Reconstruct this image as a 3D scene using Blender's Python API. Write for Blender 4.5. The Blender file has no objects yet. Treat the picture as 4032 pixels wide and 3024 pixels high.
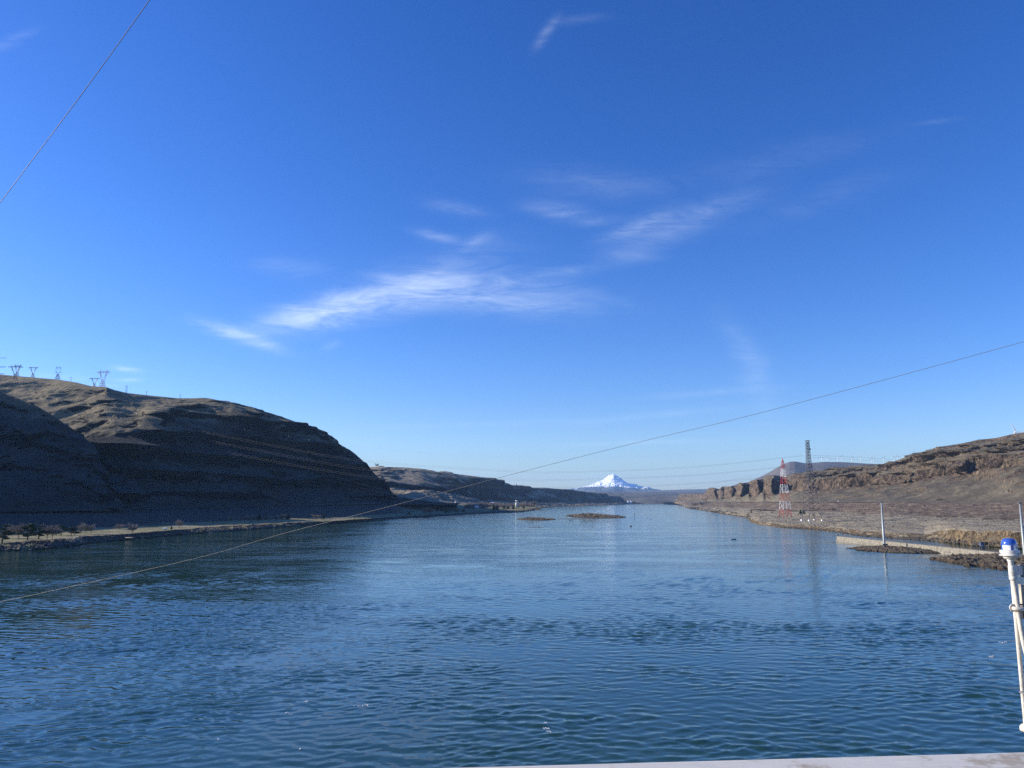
import bpy, bmesh, math, random
import numpy as np
from mathutils import Vector
R = math.radians
random.seed(7)
C = bpy.context.scene.collection
scene = bpy.context.scene

# ------------------------------------------------------------------ camera, sky, sun, exposure
W0, H0, F0 = 4032.0, 3024.0, 3028.0
CAMZ = 40.0
TH = math.atan((1973.0 - H0 / 2) / F0)
cd = bpy.data.cameras.new('camera'); cam = bpy.data.objects.new('camera', cd); C.objects.link(cam)
cd.sensor_fit = 'HORIZONTAL'; cd.sensor_width = 36.0; cd.lens = 36.0 * F0 / W0
cd.clip_start = 0.1; cd.clip_end = 90000
cam.location = (0, 0, CAMZ); cam.rotation_euler = (math.pi / 2 + TH, 0, 0)
scene.camera = cam
SUN_AZ, SUN_EL = R(80), R(20.5)           # azimuth is to the left of the view direction
sd = bpy.data.lights.new('sun', 'SUN'); sd.energy = 5.0; sd.angle = R(0.5); sd.color = (1.0, 0.93, 0.82)
sun = bpy.data.objects.new('sun', sd); C.objects.link(sun)
SDIR = Vector((-math.sin(SUN_AZ) * math.cos(SUN_EL), math.cos(SUN_AZ) * math.cos(SUN_EL), math.sin(SUN_EL)))
sun.rotation_euler = SDIR.to_track_quat('Z', 'Y').to_euler()
vs = scene.view_settings; vs.view_transform = 'Standard'; vs.look = 'None'; vs.gamma = 1; vs.exposure = 0.62
vs.use_curve_mapping = False
cy = scene.cycles
cy.volume_bounces = 1; cy.max_bounces = 6; cy.diffuse_bounces = 2; cy.glossy_bounces = 3
cy.use_denoising = False; cy.use_adaptive_sampling = False

def ray(px, py):
    u = (np.asarray(px, float) - W0 / 2) / F0; v = (H0 / 2 - np.asarray(py, float)) / F0
    return u, math.cos(TH) - v * math.sin(TH), math.sin(TH) + v * math.cos(TH)
def P(px, py, D):                        # a point seen at photo pixel (px, py), D metres ahead
    x, y, z = ray(px, py); s = D / y
    return np.stack([x * s, y * s, CAMZ + z * s], -1)
def G(px, py, z=0.0):                    # distance at which the ray meets height z
    x, y, dz = ray(px, py)
    return (z - CAMZ) / dz * y
def PG(px, py, z=0.0): return P(px, py, G(px, py, z))
def mpp(D): return D / F0                # metres per photo pixel

class NT:
    def __init__(s, tree): s.t = tree; s.n = tree.nodes; s.l = tree.links
    def new(s, ty, **k):
        n = s.n.new(ty)
        for a, b in k.items(): setattr(n, a, b)
        return n
    def put(s, sock, v):
        if hasattr(v, 'links') or isinstance(v, bpy.types.NodeSocket): s.l.new(v, sock)
        else: sock.default_value = v
    def m(s, op, a, b=0.0, c=None, clamp=False):
        n = s.new('ShaderNodeMath', operation=op); n.use_clamp = clamp
        s.put(n.inputs[0], a); s.put(n.inputs[1], b)
        if c is not None: s.put(n.inputs[2], c)
        return n.outputs[0]
    def noise(s, vec, scale, detail=4, rough=0.55, dist=0.0):
        n = s.new('ShaderNodeTexNoise'); n.inputs['Scale'].default_value = scale
        n.inputs['Detail'].default_value = detail; n.inputs['Roughness'].default_value = rough
        n.inputs['Distortion'].default_value = dist
        if vec is not None: s.l.new(vec, n.inputs['Vector'])
        return n.outputs['Fac']
    def mapping(s, vec, scale=(1, 1, 1), rot=(0, 0, 0), loc=(0, 0, 0)):
        n = s.new('ShaderNodeMapping'); n.inputs['Scale'].default_value = scale
        n.inputs['Rotation'].default_value = rot; n.inputs['Location'].default_value = loc
        s.l.new(vec, n.inputs['Vector']); return n.outputs[0]
    def ramp(s, fac, stops, interp='LINEAR'):
        n = s.new('ShaderNodeValToRGB'); n.color_ramp.interpolation = interp
        e = n.color_ramp.elements
        while len(e) < len(stops): e.new(0.5)
        for k, (p, c) in enumerate(stops):
            e[k].position = p; e[k].color = (c, c, c, 1) if isinstance(c, (int, float)) else (*c, 1)
        s.put(n.inputs[0], fac); return n.outputs[0]
    def mix(s, f, a, b, blend='MIX'):
        n = s.new('ShaderNodeMix', data_type='RGBA', blend_type=blend)
        s.put(n.inputs[0], f)
        for k, v in ((6, a), (7, b)):
            if isinstance(v, tuple): n.inputs[k].default_value = (*v, 1) if len(v) == 3 else v
            else: s.l.new(v, n.inputs[k])
        return n.outputs[2]
    def mixf(s, f, a, b):
        n = s.new('ShaderNodeMix', data_type='FLOAT')
        s.put(n.inputs[0], f); s.put(n.inputs[2], a); s.put(n.inputs[3], b); return n.outputs[0]

w = bpy.data.worlds.new('World'); scene.world = w; w.use_nodes = True
T = NT(w.node_tree); T.n.clear()
out = T.new('ShaderNodeOutputWorld'); bg = T.new('ShaderNodeBackground')
sky = T.new('ShaderNodeTexSky', sky_type='NISHITA'); sky.sun_disc = False
sky.sun_elevation = SUN_EL; sky.sun_rotation = -SUN_AZ
sky.altitude = 100; sky.air_density = 1.0; sky.dust_density = 0.35; sky.ozone_density = 2.2
tc = T.new('ShaderNodeTexCoord'); sep = T.new('ShaderNodeSeparateXYZ'); T.l.new(tc.outputs['Generated'], sep.inputs[0])
yy = T.m('MAXIMUM', sep.outputs[1], 0.05)
U = T.m('DIVIDE', sep.outputs[0], yy); V = T.m('DIVIDE', sep.outputs[2], yy)
comb = T.new('ShaderNodeCombineXYZ'); T.l.new(U, comb.inputs[0]); T.l.new(V, comb.inputs[1])
def uv(px, py):
    x, y, z = ray(px, py); return float(x / y), float(z / y)
def streak(px, py, a, b, ang, amp, bend=0.0):
    """one wisp of cirrus: centre, half length and half width (photo px), angle (deg, up to the right)"""
    u0, v0 = uv(px, py); a /= F0; b /= F0; ca, sa = math.cos(R(ang)), math.sin(R(ang))
    du = T.m('SUBTRACT', U, u0); dv = T.m('SUBTRACT', V, v0)
    p = T.m('ADD', T.m('MULTIPLY', du, ca), T.m('MULTIPLY', dv, sa))
    q = T.m('SUBTRACT', T.m('MULTIPLY', dv, ca), T.m('MULTIPLY', du, sa))
    if bend: q = T.m('SUBTRACT', q, T.m('MULTIPLY', T.m('MULTIPLY', p, p), bend))
    q = T.m('ADD', q, T.m('MULTIPLY', T.m('SUBTRACT', warp, 0.5), 2.2 * b))
    e = T.m('ADD', T.m('POWER', T.m('ABSOLUTE', T.m('DIVIDE', p, a)), 2.4), T.m('POWER', T.m('ABSOLUTE', T.m('DIVIDE', q, b)), 2.0))
    return T.m('MULTIPLY', T.m('EXPONENT', T.m('MULTIPLY', e, -1.0)), amp)
warp = T.noise(T.mapping(comb.outputs[0], (3.0, 7, 1)), 2.2, 5, 0.65, 0.4)
warp2 = T.noise(T.mapping(comb.outputs[0], (5, 22, 1), (0, 0, R(-20))), 2.0, 9, 0.66, 0.9)     # fibres
warp3 = T.noise(T.mapping(comb.outputs[0], (7, 36, 1), (0, 0, R(-24))), 2.0, 8, 0.7, 1.0)
fib = T.m('MULTIPLY', T.ramp(warp2, [(0.32, 0.12), (0.66, 1.0)]), T.ramp(warp3, [(0.25, 0.75), (0.70, 1.1)]))
W2 = [streak(940, 1322, 165, 26, -17, 0.75), streak(1205, 1245, 200, 44, 12, 0.66),
      streak(1480, 1180, 330, 62, 11, 0.62), streak(1830, 1135, 380, 70, 2, 0.36, -0.5),
      streak(2080, 1190, 330, 60, -2, 0.26), streak(2160, 1080, 220, 22, 8, 0.14), streak(1750, 1040, 300, 70, 10, 0.15),
      streak(2520, 885, 150, 32, 20, 0.36), streak(2700, 880, 300, 50, 22, 0.24), streak(2180, 825, 130, 34, -8, 0.25),
      streak(1800, 820, 120, 28, -14, 0.2), streak(1715, 928, 90, 20, -12, 0.25), streak(1880, 955, 70, 22, 24, 0.16),
      streak(2360, 865, 90, 22, 8, 0.16), streak(2150, 130, 80, 20, 55, 0.24), streak(2270, 80, 120, 20, 8, 0.07),
      streak(3100, 620, 420, 60, 14, 0.06), streak(3250, 780, 330, 50, 20, 0.06), streak(2350, 720, 300, 60, -6, 0.12),
      streak(2960, 1430, 190, 60, 110, 0.16, 2.0), streak(2800, 1545, 220, 14, 4, 0.16), streak(2550, 1640, 330, 14, 6, 0.13),
      streak(50, 165, 110, 26, 28, 0.14), streak(500, 1455, 60, 12, -8, 0.45), streak(490, 1495, 60, 8, 0, 0.5),
      streak(150, 1480, 190, 16, -4, 0.3), streak(420, 1520, 60, 8, 0, 0.3), streak(1150, 1055, 170, 40, -6, 0.12),
      streak(3700, 478, 90, 10, 6, 0.07), streak(2000, 1665, 500, 12, 2, 0.08), streak(2500, 1745, 280, 9, 2, 0.14),
      streak(1300, 1362, 40, 16, 20, 0.22), streak(2500, 1010, 110, 30, 4, 0.14)]
cl = W2[0]
for q in W2[1:]: cl = T.m('ADD', cl, q)
cl = T.m('MULTIPLY', T.m('MULTIPLY', cl, fib), T.m('GREATER_THAN', sep.outputs[1], 0.12), clamp=True)
hs = T.new('ShaderNodeHueSaturation'); hs.inputs['Hue'].default_value = 0.503; hs.inputs['Saturation'].default_value = 1.32
T.l.new(sky.outputs[0], hs.inputs['Color'])
gm_ = T.new('ShaderNodeGamma'); gm_.inputs[1].default_value = 1.12; T.l.new(hs.outputs[0], gm_.inputs[0])
SKYTINT = T.mix(1.0, gm_.outputs[0], (0.65, 0.735, 1.08), 'MULTIPLY')
T.l.new(T.mix(T.m('MULTIPLY', cl, 0.56), SKYTINT, (8.2, 9.0, 9.6)), bg.inputs[0])
bg.inputs[1].default_value = 0.10
T.l.new(bg.outputs[0], out.inputs[0])

# ------------------------------------------------------------------ numpy noise
_rng = np.random.RandomState(3)
_perm = np.concatenate([_rng.permutation(256)] * 3)
_g = _rng.normal(size=(256, 3)); _g /= np.linalg.norm(_g, axis=1)[:, None]
def perlin(p):
    sh = p.shape[:-1]; p = p.reshape(-1, 3); i = np.floor(p).astype(np.int64); f = p - i; i &= 255
    s = f * f * f * (f * (f * 6 - 15) + 10); r = 0
    for dx in (0, 1):
        a = _perm[i[:, 0] + dx]; wx = s[:, 0] if dx else 1 - s[:, 0]
        for dy in (0, 1):
            b = _perm[a + i[:, 1] + dy]; wy = s[:, 1] if dy else 1 - s[:, 1]
            for dz in (0, 1):
                g = _g[_perm[b + i[:, 2] + dz]]; wz = s[:, 2] if dz else 1 - s[:, 2]
                r = r + wx * wy * wz * ((f[:, 0] - dx) * g[:, 0] + (f[:, 1] - dy) * g[:, 1] + (f[:, 2] - dz) * g[:, 2])
    return (r * 1.5).reshape(sh)
def fbm(p, size, oct=5, gain=0.5, off=0.0):
    q = p / size + off; r = 0; a = 1.0
    for k in range(oct):
        r = r + a * perlin(q); q = q * 2.03 + 17.3; a *= gain
    return r
def ridged(p, size, oct=4, off=0.0):
    q = p / size + off; r = 0; a = 1.0
    for k in range(oct):
        r = r + a * (0.5 - np.abs(perlin(q))); q = q * 2.07 + 9.1; a *= 0.5
    return r
def sstep(a, b, x):
    t = np.clip((x - a) / (b - a), 0, 1); return t * t * (3 - 2 * t)

# ------------------------------------------------------------------ object helpers
def tag(o, label=None, cat=None, group=None, kind=None):
    if label: o['label'] = label
    if cat: o['category'] = cat
    if group: o['group'] = group
    if kind: o['kind'] = kind
    return o
def link(name, me, parent=None, mat=None):
    o = bpy.data.objects.new(name, me); C.objects.link(o)
    if mat is not None and not me.materials: me.materials.append(mat)
    if parent is not None: o.parent = parent
    return o
def empty(name, loc=(0, 0, 0), rz=0, scale=1):
    o = bpy.data.objects.new(name, None); C.objects.link(o)
    o.location = [float(v) for v in loc]; o.rotation_euler = (0, 0, rz); o.scale = (scale,) * 3 if not hasattr(scale, '__len__') else scale
    o.empty_display_size = 0.1
    return o
def mesh(name, V_, F_, smooth=False):
    me = bpy.data.meshes.new(name); me.from_pydata([tuple(map(float, v)) for v in V_], [], [tuple(f) for f in F_]); me.update()
    if smooth: me.polygons.foreach_set('use_smooth', [True] * len(me.polygons))
    return me
class MB:
    """collects boxes, bars, lathes into one mesh"""
    def __init__(s): s.v = []; s.f = []
    def add(s, v, f):
        o = len(s.v); s.v += [tuple(map(float, q)) for q in v]; s.f += [tuple(i + o for i in q) for q in f]; return s
    def box(s, c, d, rz=0.0):
        cx, cy_, cz = c; hx, hy, hz = d[0] / 2, d[1] / 2, d[2] / 2; cr, sr = math.cos(rz), math.sin(rz)
        v = [(cx + x * hx * cr - y * hy * sr, cy_ + x * hx * sr + y * hy * cr, cz + z * hz) for z in (-1, 1) for y in (-1, 1) for x in (-1, 1)]
        return s.add(v, [(0, 2, 3, 1), (4, 5, 7, 6), (0, 1, 5, 4), (2, 6, 7, 3), (0, 4, 6, 2), (1, 3, 7, 5)])
    def tube(s, a, b, r0, r1=None, n=6, cap=True):
        r1 = r0 if r1 is None else r1; a = Vector(a); b = Vector(b); d = (b - a)
        if d.length < 1e-9: return s
        d.normalize(); up = Vector((0, 0, 1)) if abs(d.z) < 0.95 else Vector((1, 0, 0))
        e = d.cross(up).normalized(); g = d.cross(e)
        v = [c + (e * math.cos(2 * math.pi * k / n) + g * math.sin(2 * math.pi * k / n)) * r for c, r in ((a, r0), (b, r1)) for k in range(n)]
        f = [(k, (k + 1) % n, n + (k + 1) % n, n + k) for k in range(n)]
        if cap: f += [tuple(range(n))[::-1], tuple(range(n, 2 * n))]
        return s.add(v, f)
    def path(s, pts, r, n=6):
        pts = [Vector(p) for p in pts]; L = len(pts); rr = r if hasattr(r, '__len__') else [r] * L
        v = []; ref = Vector((0.13, 0.31, 0.94)).normalized()
        for k, p in enumerate(pts):
            d = (pts[min(k + 1, L - 1)] - pts[max(k - 1, 0)]).normalized()
            e = d.cross(ref).normalized(); g = d.cross(e)
            v += [p + (e * math.cos(2 * math.pi * j / n) + g * math.sin(2 * math.pi * j / n)) * rr[k] for j in range(n)]
        f = [(k * n + j, k * n + (j + 1) % n, (k + 1) * n + (j + 1) % n, (k + 1) * n + j) for k in range(L - 1) for j in range(n)]
        f += [tuple(range(n))[::-1], tuple(range((L - 1) * n, L * n))]
        return s.add(v, f)
    def lathe(s, prof, c=(0, 0, 0), n=20, axis='z'):
        v = []
        for r, z in prof:
            for k in range(n):
                a = 2 * math.pi * k / n; x, y, zz = r * math.cos(a), r * math.sin(a), z
                if axis == 'x': x, y, zz = zz, x, y
                if axis == 'y': x, y, zz = x, zz, y
                v.append((c[0] + x, c[1] + y, c[2] + zz))
        L = len(prof)
        f = [(k * n + j, k * n + (j + 1) % n, (k + 1) * n + (j + 1) % n, (k + 1) * n + j) for k in range(L - 1) for j in range(n)]
        f += [tuple(range(n))[::-1], tuple(range((L - 1) * n, L * n))]
        return s.add(v, f)
    def build(s, name, mat, parent=None, smooth=False):
        me = mesh(name, s.v, s.f, smooth); return link(name, me, parent, mat)
def recopy(root, loc, rz=0, scale=None):
    r = root.copy(); C.objects.link(r); r.location = [float(v) for v in loc]; r.rotation_euler = (0, 0, rz)
    if scale is not None: r.scale = scale
    for k in ('group', 'label'):
        if k in r: del r[k]
    for ch in list(root.children):
        c = ch.copy(); C.objects.link(c); c.parent = r
        for g in list(ch.children):
            d = g.copy(); C.objects.link(d); d.parent = c
    return r

# ------------------------------------------------------------------ materials
def plain(name, col, rough=0.6, metal=0.0, var=0.12, scale=3.0, bump=0.0, spec=0.4):
    m = bpy.data.materials.new(name); m.use_nodes = True; t = NT(m.node_tree); b = t.n['Principled BSDF']
    g = t.new('ShaderNodeTexCoord'); n = t.noise(g.outputs['Object'], scale, 6, 0.6)
    c0 = tuple(c * (1 - var) for c in col); c1 = tuple(min(1, c * (1 + var)) for c in col)
    t.l.new(t.ramp(n, [(0.3, c0), (0.7, c1)]), b.inputs['Base Color'])
    b.inputs['Roughness'].default_value = rough; b.inputs['Metallic'].default_value = metal
    b.inputs['Specular IOR Level'].default_value = spec
    if bump:
        bp = t.new('ShaderNodeBump'); bp.inputs['Strength'].default_value = bump; bp.inputs['Distance'].default_value = 0.02
        t.l.new(t.noise(g.outputs['Object'], scale * 8, 5), bp.inputs['Height']); t.l.new(bp.outputs[0], b.inputs['Normal'])
    return m
def terrain_mat(name, grass, grass2, rock, rock2, px, shrub=0.0, cliff_z=0.62, bumpd=1.0, talus=None, band=0.0, sunlit_upland=None):
    """dry grass and soil with basalt where the ground is steep or the mesh says so; px is the size in metres of the finest grain"""
    m = bpy.data.materials.new(name); m.use_nodes = True; t = NT(m.node_tree); b = t.n['Principled BSDF']
    geo = t.new('ShaderNodeNewGeometry'); pos = geo.outputs['Position']
    big = t.noise(pos, 1 / (px * 40), 5, 0.6, 0.5); mid = t.noise(pos, 1 / (px * 9), 6, 0.65); fine = t.noise(pos, 1 / (px * 2.2), 3, 0.6)
    g = t.mix(t.ramp(big, [(0.36, 0.0), (0.64, 1.0)]), grass, grass2)
    if sunlit_upland:                       # paler colour imitating sunlight on the upper slopes, above height upland[0]
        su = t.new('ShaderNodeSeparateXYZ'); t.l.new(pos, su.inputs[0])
        uf = t.m('DIVIDE', t.m('SUBTRACT', t.m('ADD', su.outputs[2], t.m('MULTIPLY', big, 160.0)), sunlit_upland[0] + 80), 60.0, clamp=True)
        g = t.mix(uf, g, sunlit_upland[1])
    g = t.mix(t.ramp(mid, [(0.25, 0.0), (0.75, 1.0)]), t.mix(1.0, g, (0.62, 0.62, 0.62), 'MULTIPLY'), t.mix(1.0, g, (1.3, 1.27, 1.2), 'MULTIPLY'))
    if shrub:
        sp = t.ramp(t.noise(pos, 1 / (px * 3.0), 4, 0.7), [(0.52, 0.0), (0.60, 1.0)])
        sp = t.m('MULTIPLY', sp, t.ramp(big, [(0.4, 0.2), (0.6, 1.0)]))
        g = t.mix(t.m('MULTIPLY', sp, shrub), g, (0.045, 0.038, 0.028))
    colv = t.mapping(pos, (1, 1, 0.22)); cn = t.noise(colv, 1 / (px * 3.2), 5, 0.7, 0.3); cn2 = t.noise(pos, 1 / (px * 14), 4, 0.6)
    r = t.mix(t.ramp(cn, [(0.38, 0.0), (0.62, 1.0)]), rock, rock2)
    r = t.mix(t.ramp(cn2, [(0.3, 0.0), (0.7, 1.0)]), t.mix(1.0, r, (0.65, 0.62, 0.6), 'MULTIPLY'), t.mix(1.0, r, (1.25, 1.15, 1.0), 'MULTIPLY'))
    sn = t.new('ShaderNodeSeparateXYZ'); t.l.new(geo.outputs['Normal'], sn.inputs[0])
    at = t.new('ShaderNodeAttribute', attribute_name='rock'); 
    st = t.m('SUBTRACT', cliff_z, t.m('ABSOLUTE', sn.outputs[2]))
    f = t.m('ADD', t.m('MULTIPLY', st, 9.0), t.m('MULTIPLY', t.m('SUBTRACT', mid, 0.5), 1.4))
    f = t.m('MAXIMUM', f, t.m('ADD', t.m('MULTIPLY', at.outputs['Fac'], 1.6), t.m('SUBTRACT', mid, 0.9)), clamp=True)
    if talus is not None:
        tv = t.mapping(pos, (1, 1, 0.18)); tn = t.noise(tv, 1 / (px * 22), 5, 0.62, 0.6)
        ta = t.new('ShaderNodeAttribute', attribute_name='talus')
        g = t.mix(t.m('MULTIPLY', t.ramp(tn, [(0.36, 0.25), (0.56, 1.0)]), ta.outputs['Fac']), g, talus)
    col = t.mix(f, g, r)
    if band:
        sz = t.new('ShaderNodeSeparateXYZ'); t.l.new(pos, sz.inputs[0])
        bv = t.new('ShaderNodeCombineXYZ'); t.l.new(t.m('ADD', sz.outputs[2], t.m('MULTIPLY', big, 60.0)), bv.inputs[2])
        bn = t.noise(bv.outputs[0], 1 / (px * 9), 4, 0.6)
        col = t.mix(t.m('MULTIPLY', t.ramp(bn, [(0.45, 0.0), (0.6, 1.0)]), band), col, t.mix(1.0, col, (0.45, 0.45, 0.48), 'MULTIPLY'))
    t.l.new(col, b.inputs['Base Color']); b.inputs['Roughness'].default_value = 0.95; b.inputs['Specular IOR Level'].default_value = 0.1
    h = t.m('ADD', t.m('MULTIPLY', mid, px * 2.5), t.m('MULTIPLY', fine, px * 0.9))
    h = t.m('ADD', h, t.m('MULTIPLY', t.m('MULTIPLY', cn, f), px * 5.0))
    bp = t.new('ShaderNodeBump'); bp.inputs['Strength'].default_value = 0.75; bp.inputs['Distance'].default_value = bumpd
    t.l.new(h, bp.inputs['Height']); t.l.new(bp.outputs[0], b.inputs['Normal'])
    return m

M = {}
M['left'] = terrain_mat('left_hill_ground', (0.030, 0.031, 0.026), (0.058, 0.053, 0.040), (0.008, 0.009, 0.010), (0.022, 0.021, 0.021), 2.2, 0.35, 0.74, band=0.75, sunlit_upland=(175, (0.23, 0.19, 0.115)), talus=(0.095, 0.088, 0.082))  # slope colours darkened to deepen the hill's shade, paler above for its sunlit top
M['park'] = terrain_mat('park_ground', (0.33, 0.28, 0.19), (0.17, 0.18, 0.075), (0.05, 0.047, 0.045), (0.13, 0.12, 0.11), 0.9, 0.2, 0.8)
M['mid'] = terrain_mat('mid_ridge_ground', (0.18, 0.15, 0.10), (0.38, 0.32, 0.22), (0.025, 0.023, 0.022), (0.05, 0.045, 0.04), 5, 0.3, 0.86, band=0.4)
M['right'] = terrain_mat('right_hill_ground', (0.14, 0.122, 0.085), (0.21, 0.185, 0.135), (0.036, 0.031, 0.027), (0.21, 0.165, 0.125), 2.6, 0.35, 0.66, talus=(0.090, 0.075, 0.056))
M['flat'] = terrain_mat('right_flat_ground', (0.36, 0.31, 0.22), (0.24, 0.205, 0.15), (0.055, 0.048, 0.04), (0.26, 0.205, 0.135), 1.0, 0.40, 0.80, talus=(0.120, 0.082, 0.056))
M['far'] = terrain_mat('far_hill_ground', (0.17, 0.145, 0.11), (0.10, 0.09, 0.08), (0.07, 0.06, 0.055), (0.10, 0.09, 0.08), 16, 0.3, 0.5, band=0.3)
M['purple'] = terrain_mat('high_hill_ground', (0.13, 0.11, 0.095), (0.16, 0.14, 0.12), (0.09, 0.08, 0.075), (0.11, 0.10, 0.09), 7, 0.2, 0.5)
M['island'] = terrain_mat('island_ground', (0.20, 0.155, 0.09), (0.13, 0.105, 0.065), (0.04, 0.035, 0.03), (0.09, 0.075, 0.06), 0.9, 0.7, 0.75)
M['reef'] = terrain_mat('reef_rock', (0.15, 0.125, 0.09), (0.09, 0.075, 0.06), (0.035, 0.03, 0.026), (0.14, 0.11, 0.08), 0.6, 0.3, 0.9)

# ------------------------------------------------------------------ terrain lofts
def row(pts, px):
    """pts: (px, py, D) control points of one contour line -> world points at the columns px"""
    pts = sorted(pts); a = np.array([[float(v) for v in p] for p in pts])
    return P(px, np.interp(px, a[:, 0], a[:, 1]), np.interp(px, a[:, 0], a[:, 2]))
def loft(name, rows, px, counts, mat, disp=None, rock=None, talus=None):
    Rw = [r if isinstance(r, np.ndarray) else row(r, px) for r in rows]
    grid = []; tt = []
    for k in range(len(Rw) - 1):
        n = counts[k]
        for j in range(n + (1 if k == len(Rw) - 2 else 0)):
            s = j / n; grid.append(Rw[k] * (1 - s) + Rw[k + 1] * s); tt.append(k + s)
    g = np.stack(grid); t = np.array(tt)[:, None] * np.ones((1, len(px)))
    for _ in range(3):                         # soften the creases between the contour lines
        g[1:-1] = g[1:-1] * 0.5 + (g[:-2] + g[2:]) * 0.25
    # horizontal downslope direction
    dv = np.gradient(g, axis=0); du = np.gradient(g, axis=1); nrm = np.cross(du, dv); nrm /= np.linalg.norm(nrm, axis=2)[..., None] + 1e-9
    nrm[nrm[..., 2] < 0] *= -1
    hn = nrm.copy(); hn[..., 2] = 0; hn /= np.linalg.norm(hn, axis=2)[..., None] + 1e-6
    PX = np.ones((len(t), 1)) * px[None, :]
    if disp is not None: g = disp(g, t, PX, nrm, hn)
    ny, nx = g.shape[:2]
    idx = np.arange(ny * nx).reshape(ny, nx)
    fc = np.stack([idx[:-1, :-1], idx[:-1, 1:], idx[1:, 1:], idx[1:, :-1]], -1).reshape(-1, 4)
    me = bpy.data.meshes.new(name)
    me.vertices.add(ny * nx); me.vertices.foreach_set('co', g.astype(np.float32).ravel())
    me.loops.add(fc.size); me.loops.foreach_set('vertex_index', fc.astype(np.int32).ravel())
    me.polygons.add(len(fc)); me.polygons.foreach_set('loop_start', (np.arange(len(fc)) * 4).astype(np.int32))
    me.update(calc_edges=True); me.validate()
    me.polygons.foreach_set('use_smooth', [True] * len(me.polygons))
    for nm, fn in (('rock', rock), ('talus', talus)):
        a = me.attributes.new(nm, 'FLOAT', 'POINT')
        v = fn(g, t, PX) if fn is not None else np.zeros((ny, nx))
        a.data.foreach_set('value', np.clip(v, 0, 1).astype(np.float32).ravel())
    o = link(name, me, None, mat); tag(o, kind='structure')
    return g
def cols(*segs):
    return np.unique(np.concatenate([np.linspace(a, b, n) for a, b, n in segs]))
SURF = {}

# far to near -------------------------------------------------------
# snowy mountain
px = cols((2180, 2700, 420)); D0 = 34000.0
cr = [(2180, 1934), (2260, 1924), (2290, 1918), (2312, 1913), (2332, 1907), (2352, 1899), (2374, 1889), (2388, 1879), (2398, 1871), (2406, 1869), (2413, 1866.2), (2419, 1866),
      (2425, 1871), (2430, 1873), (2438, 1879), (2446, 1882), (2456, 1891), (2470, 1899), (2488, 1903), (2500, 1903.5), (2508, 1905), (2514, 1911), (2530, 1915), (2548, 1920), (2575, 1927), (2620, 1932), (2700, 1937)]
def snow_d(g, t, PX, n, h):
    k = sstep(0.02, 0.5, t) * (1 - (1 - np.clip(np.abs(t - 3.0) / 0.7, 0, 1)) * 0.88)
    rd = ridged(g * np.array([1, 0.35, 1.0]), 1500, 5)
    top = np.array([0, 0, 1.0])
    g = g + top * ((rd - 0.45) * 260 * k)[..., None]
    return g + n * (fbm(g, 260, 4) * 38 * k)[..., None]
rws = [[(p, 1960, D0 - 9000) for p in (2180, 2700)], [(p, min(y + (1946 - y) * 0.75, 1945), D0 - 4200) for p, y in cr],
       [(p, y + (1940 - y) * 0.42, D0 - 1900) for p, y in cr], [(p, y, D0) for p, y in cr], [(p, y + 60, D0 + 5000) for p, y in cr]]
gm = loft('snowy_mountain', rws, px, [24, 60, 70, 20], None, snow_d)
m = bpy.data.materials.new('mountain_snow'); m.use_nodes = True; t = NT(m.node_tree); b = t.n['Principled BSDF']
geo = t.new('ShaderNodeNewGeometry'); sp = t.new('ShaderNodeSeparateXYZ'); t.l.new(geo.outputs['Position'], sp.inputs[0]); sn = t.new('ShaderNodeSeparateXYZ'); t.l.new(geo.outputs['Normal'], sn.inputs[0])
n1 = t.noise(geo.outputs['Position'], 1 / 700.0, 6, 0.65); n2 = t.noise(geo.outputs['Position'], 1 / 160.0, 5, 0.6)
hh = t.m('ADD', sp.outputs[2], t.m('MULTIPLY', t.m('SUBTRACT', n1, 0.5), 420.0))
f = t.m('DIVIDE', t.m('SUBTRACT', hh, 560.0), 40.0, clamp=True)
rk = t.m('MULTIPLY', t.ramp(n2, [(0.56, 0.0), (0.66, 1.0)]), t.ramp(sn.outputs[2], [(0.72, 1.0), (0.86, 0.0)]))
sc = t.mix(rk, (0.88, 0.90, 0.93), (0.25, 0.25, 0.27))
t.l.new(t.mix(f, (0.05, 0.06, 0.06), sc), b.inputs['Base Color']); b.inputs['Roughness'].default_value = 0.8
bpy.data.objects['snowy_mountain'].data.materials.append(m)

def simple_ridge(name, crest, D, foot_y, thick, mat, px, n=(30, 14), amp=30, size=900, footD=None, disp=None):
    c = [(p, y, d) if len(q) == 3 else (p, y, D) for q in crest for (p, y, d) in [tuple(q) + ((D,) if len(q) == 2 else ())]]
    ft = [(p, foot_y if not callable(foot_y) else foot_y(p), (footD if footD else d - thick)) for p, y, d in c]
    bk = [(p, y + (1990 - y) * 0.35, d + thick) for p, y, d in c]
    def dd(g, t, PX, nn, h):
        k = 1 - sstep(0.75, 1.0, t) * 0.8
        return g + nn * ((fbm(g, size, 6, 0.52) * amp) * k)[..., None]
    return loft(name, [ft, c, bk], px, list(n), mat, disp or dd)
simple_ridge('distant_ridge', [(1400, 1932), (1900, 1922), (2100, 1919), (2140, 1917), (2180, 1921), (2300, 1933), (2450, 1934), (2560, 1931), (2640, 1927), (2720, 1925), (2800, 1925), (2900, 1929), (3300, 1935)], 27000, 1968, 5000, M['far'], cols((1400, 3300, 300)), (24, 8), 60, 3000)
simple_ridge('far_plateau', [(1500, 1936), (2200, 1938), (2330, 1936), (2440, 1936.5), (2520, 1939), (2600, 1938), (2700, 1939), (2735, 1940), (2800, 1947), (3300, 1950)], 17000, 1979, 6500, M['far'], cols((1500, 3300, 500)), (90, 8), 70, 1500)
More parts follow.
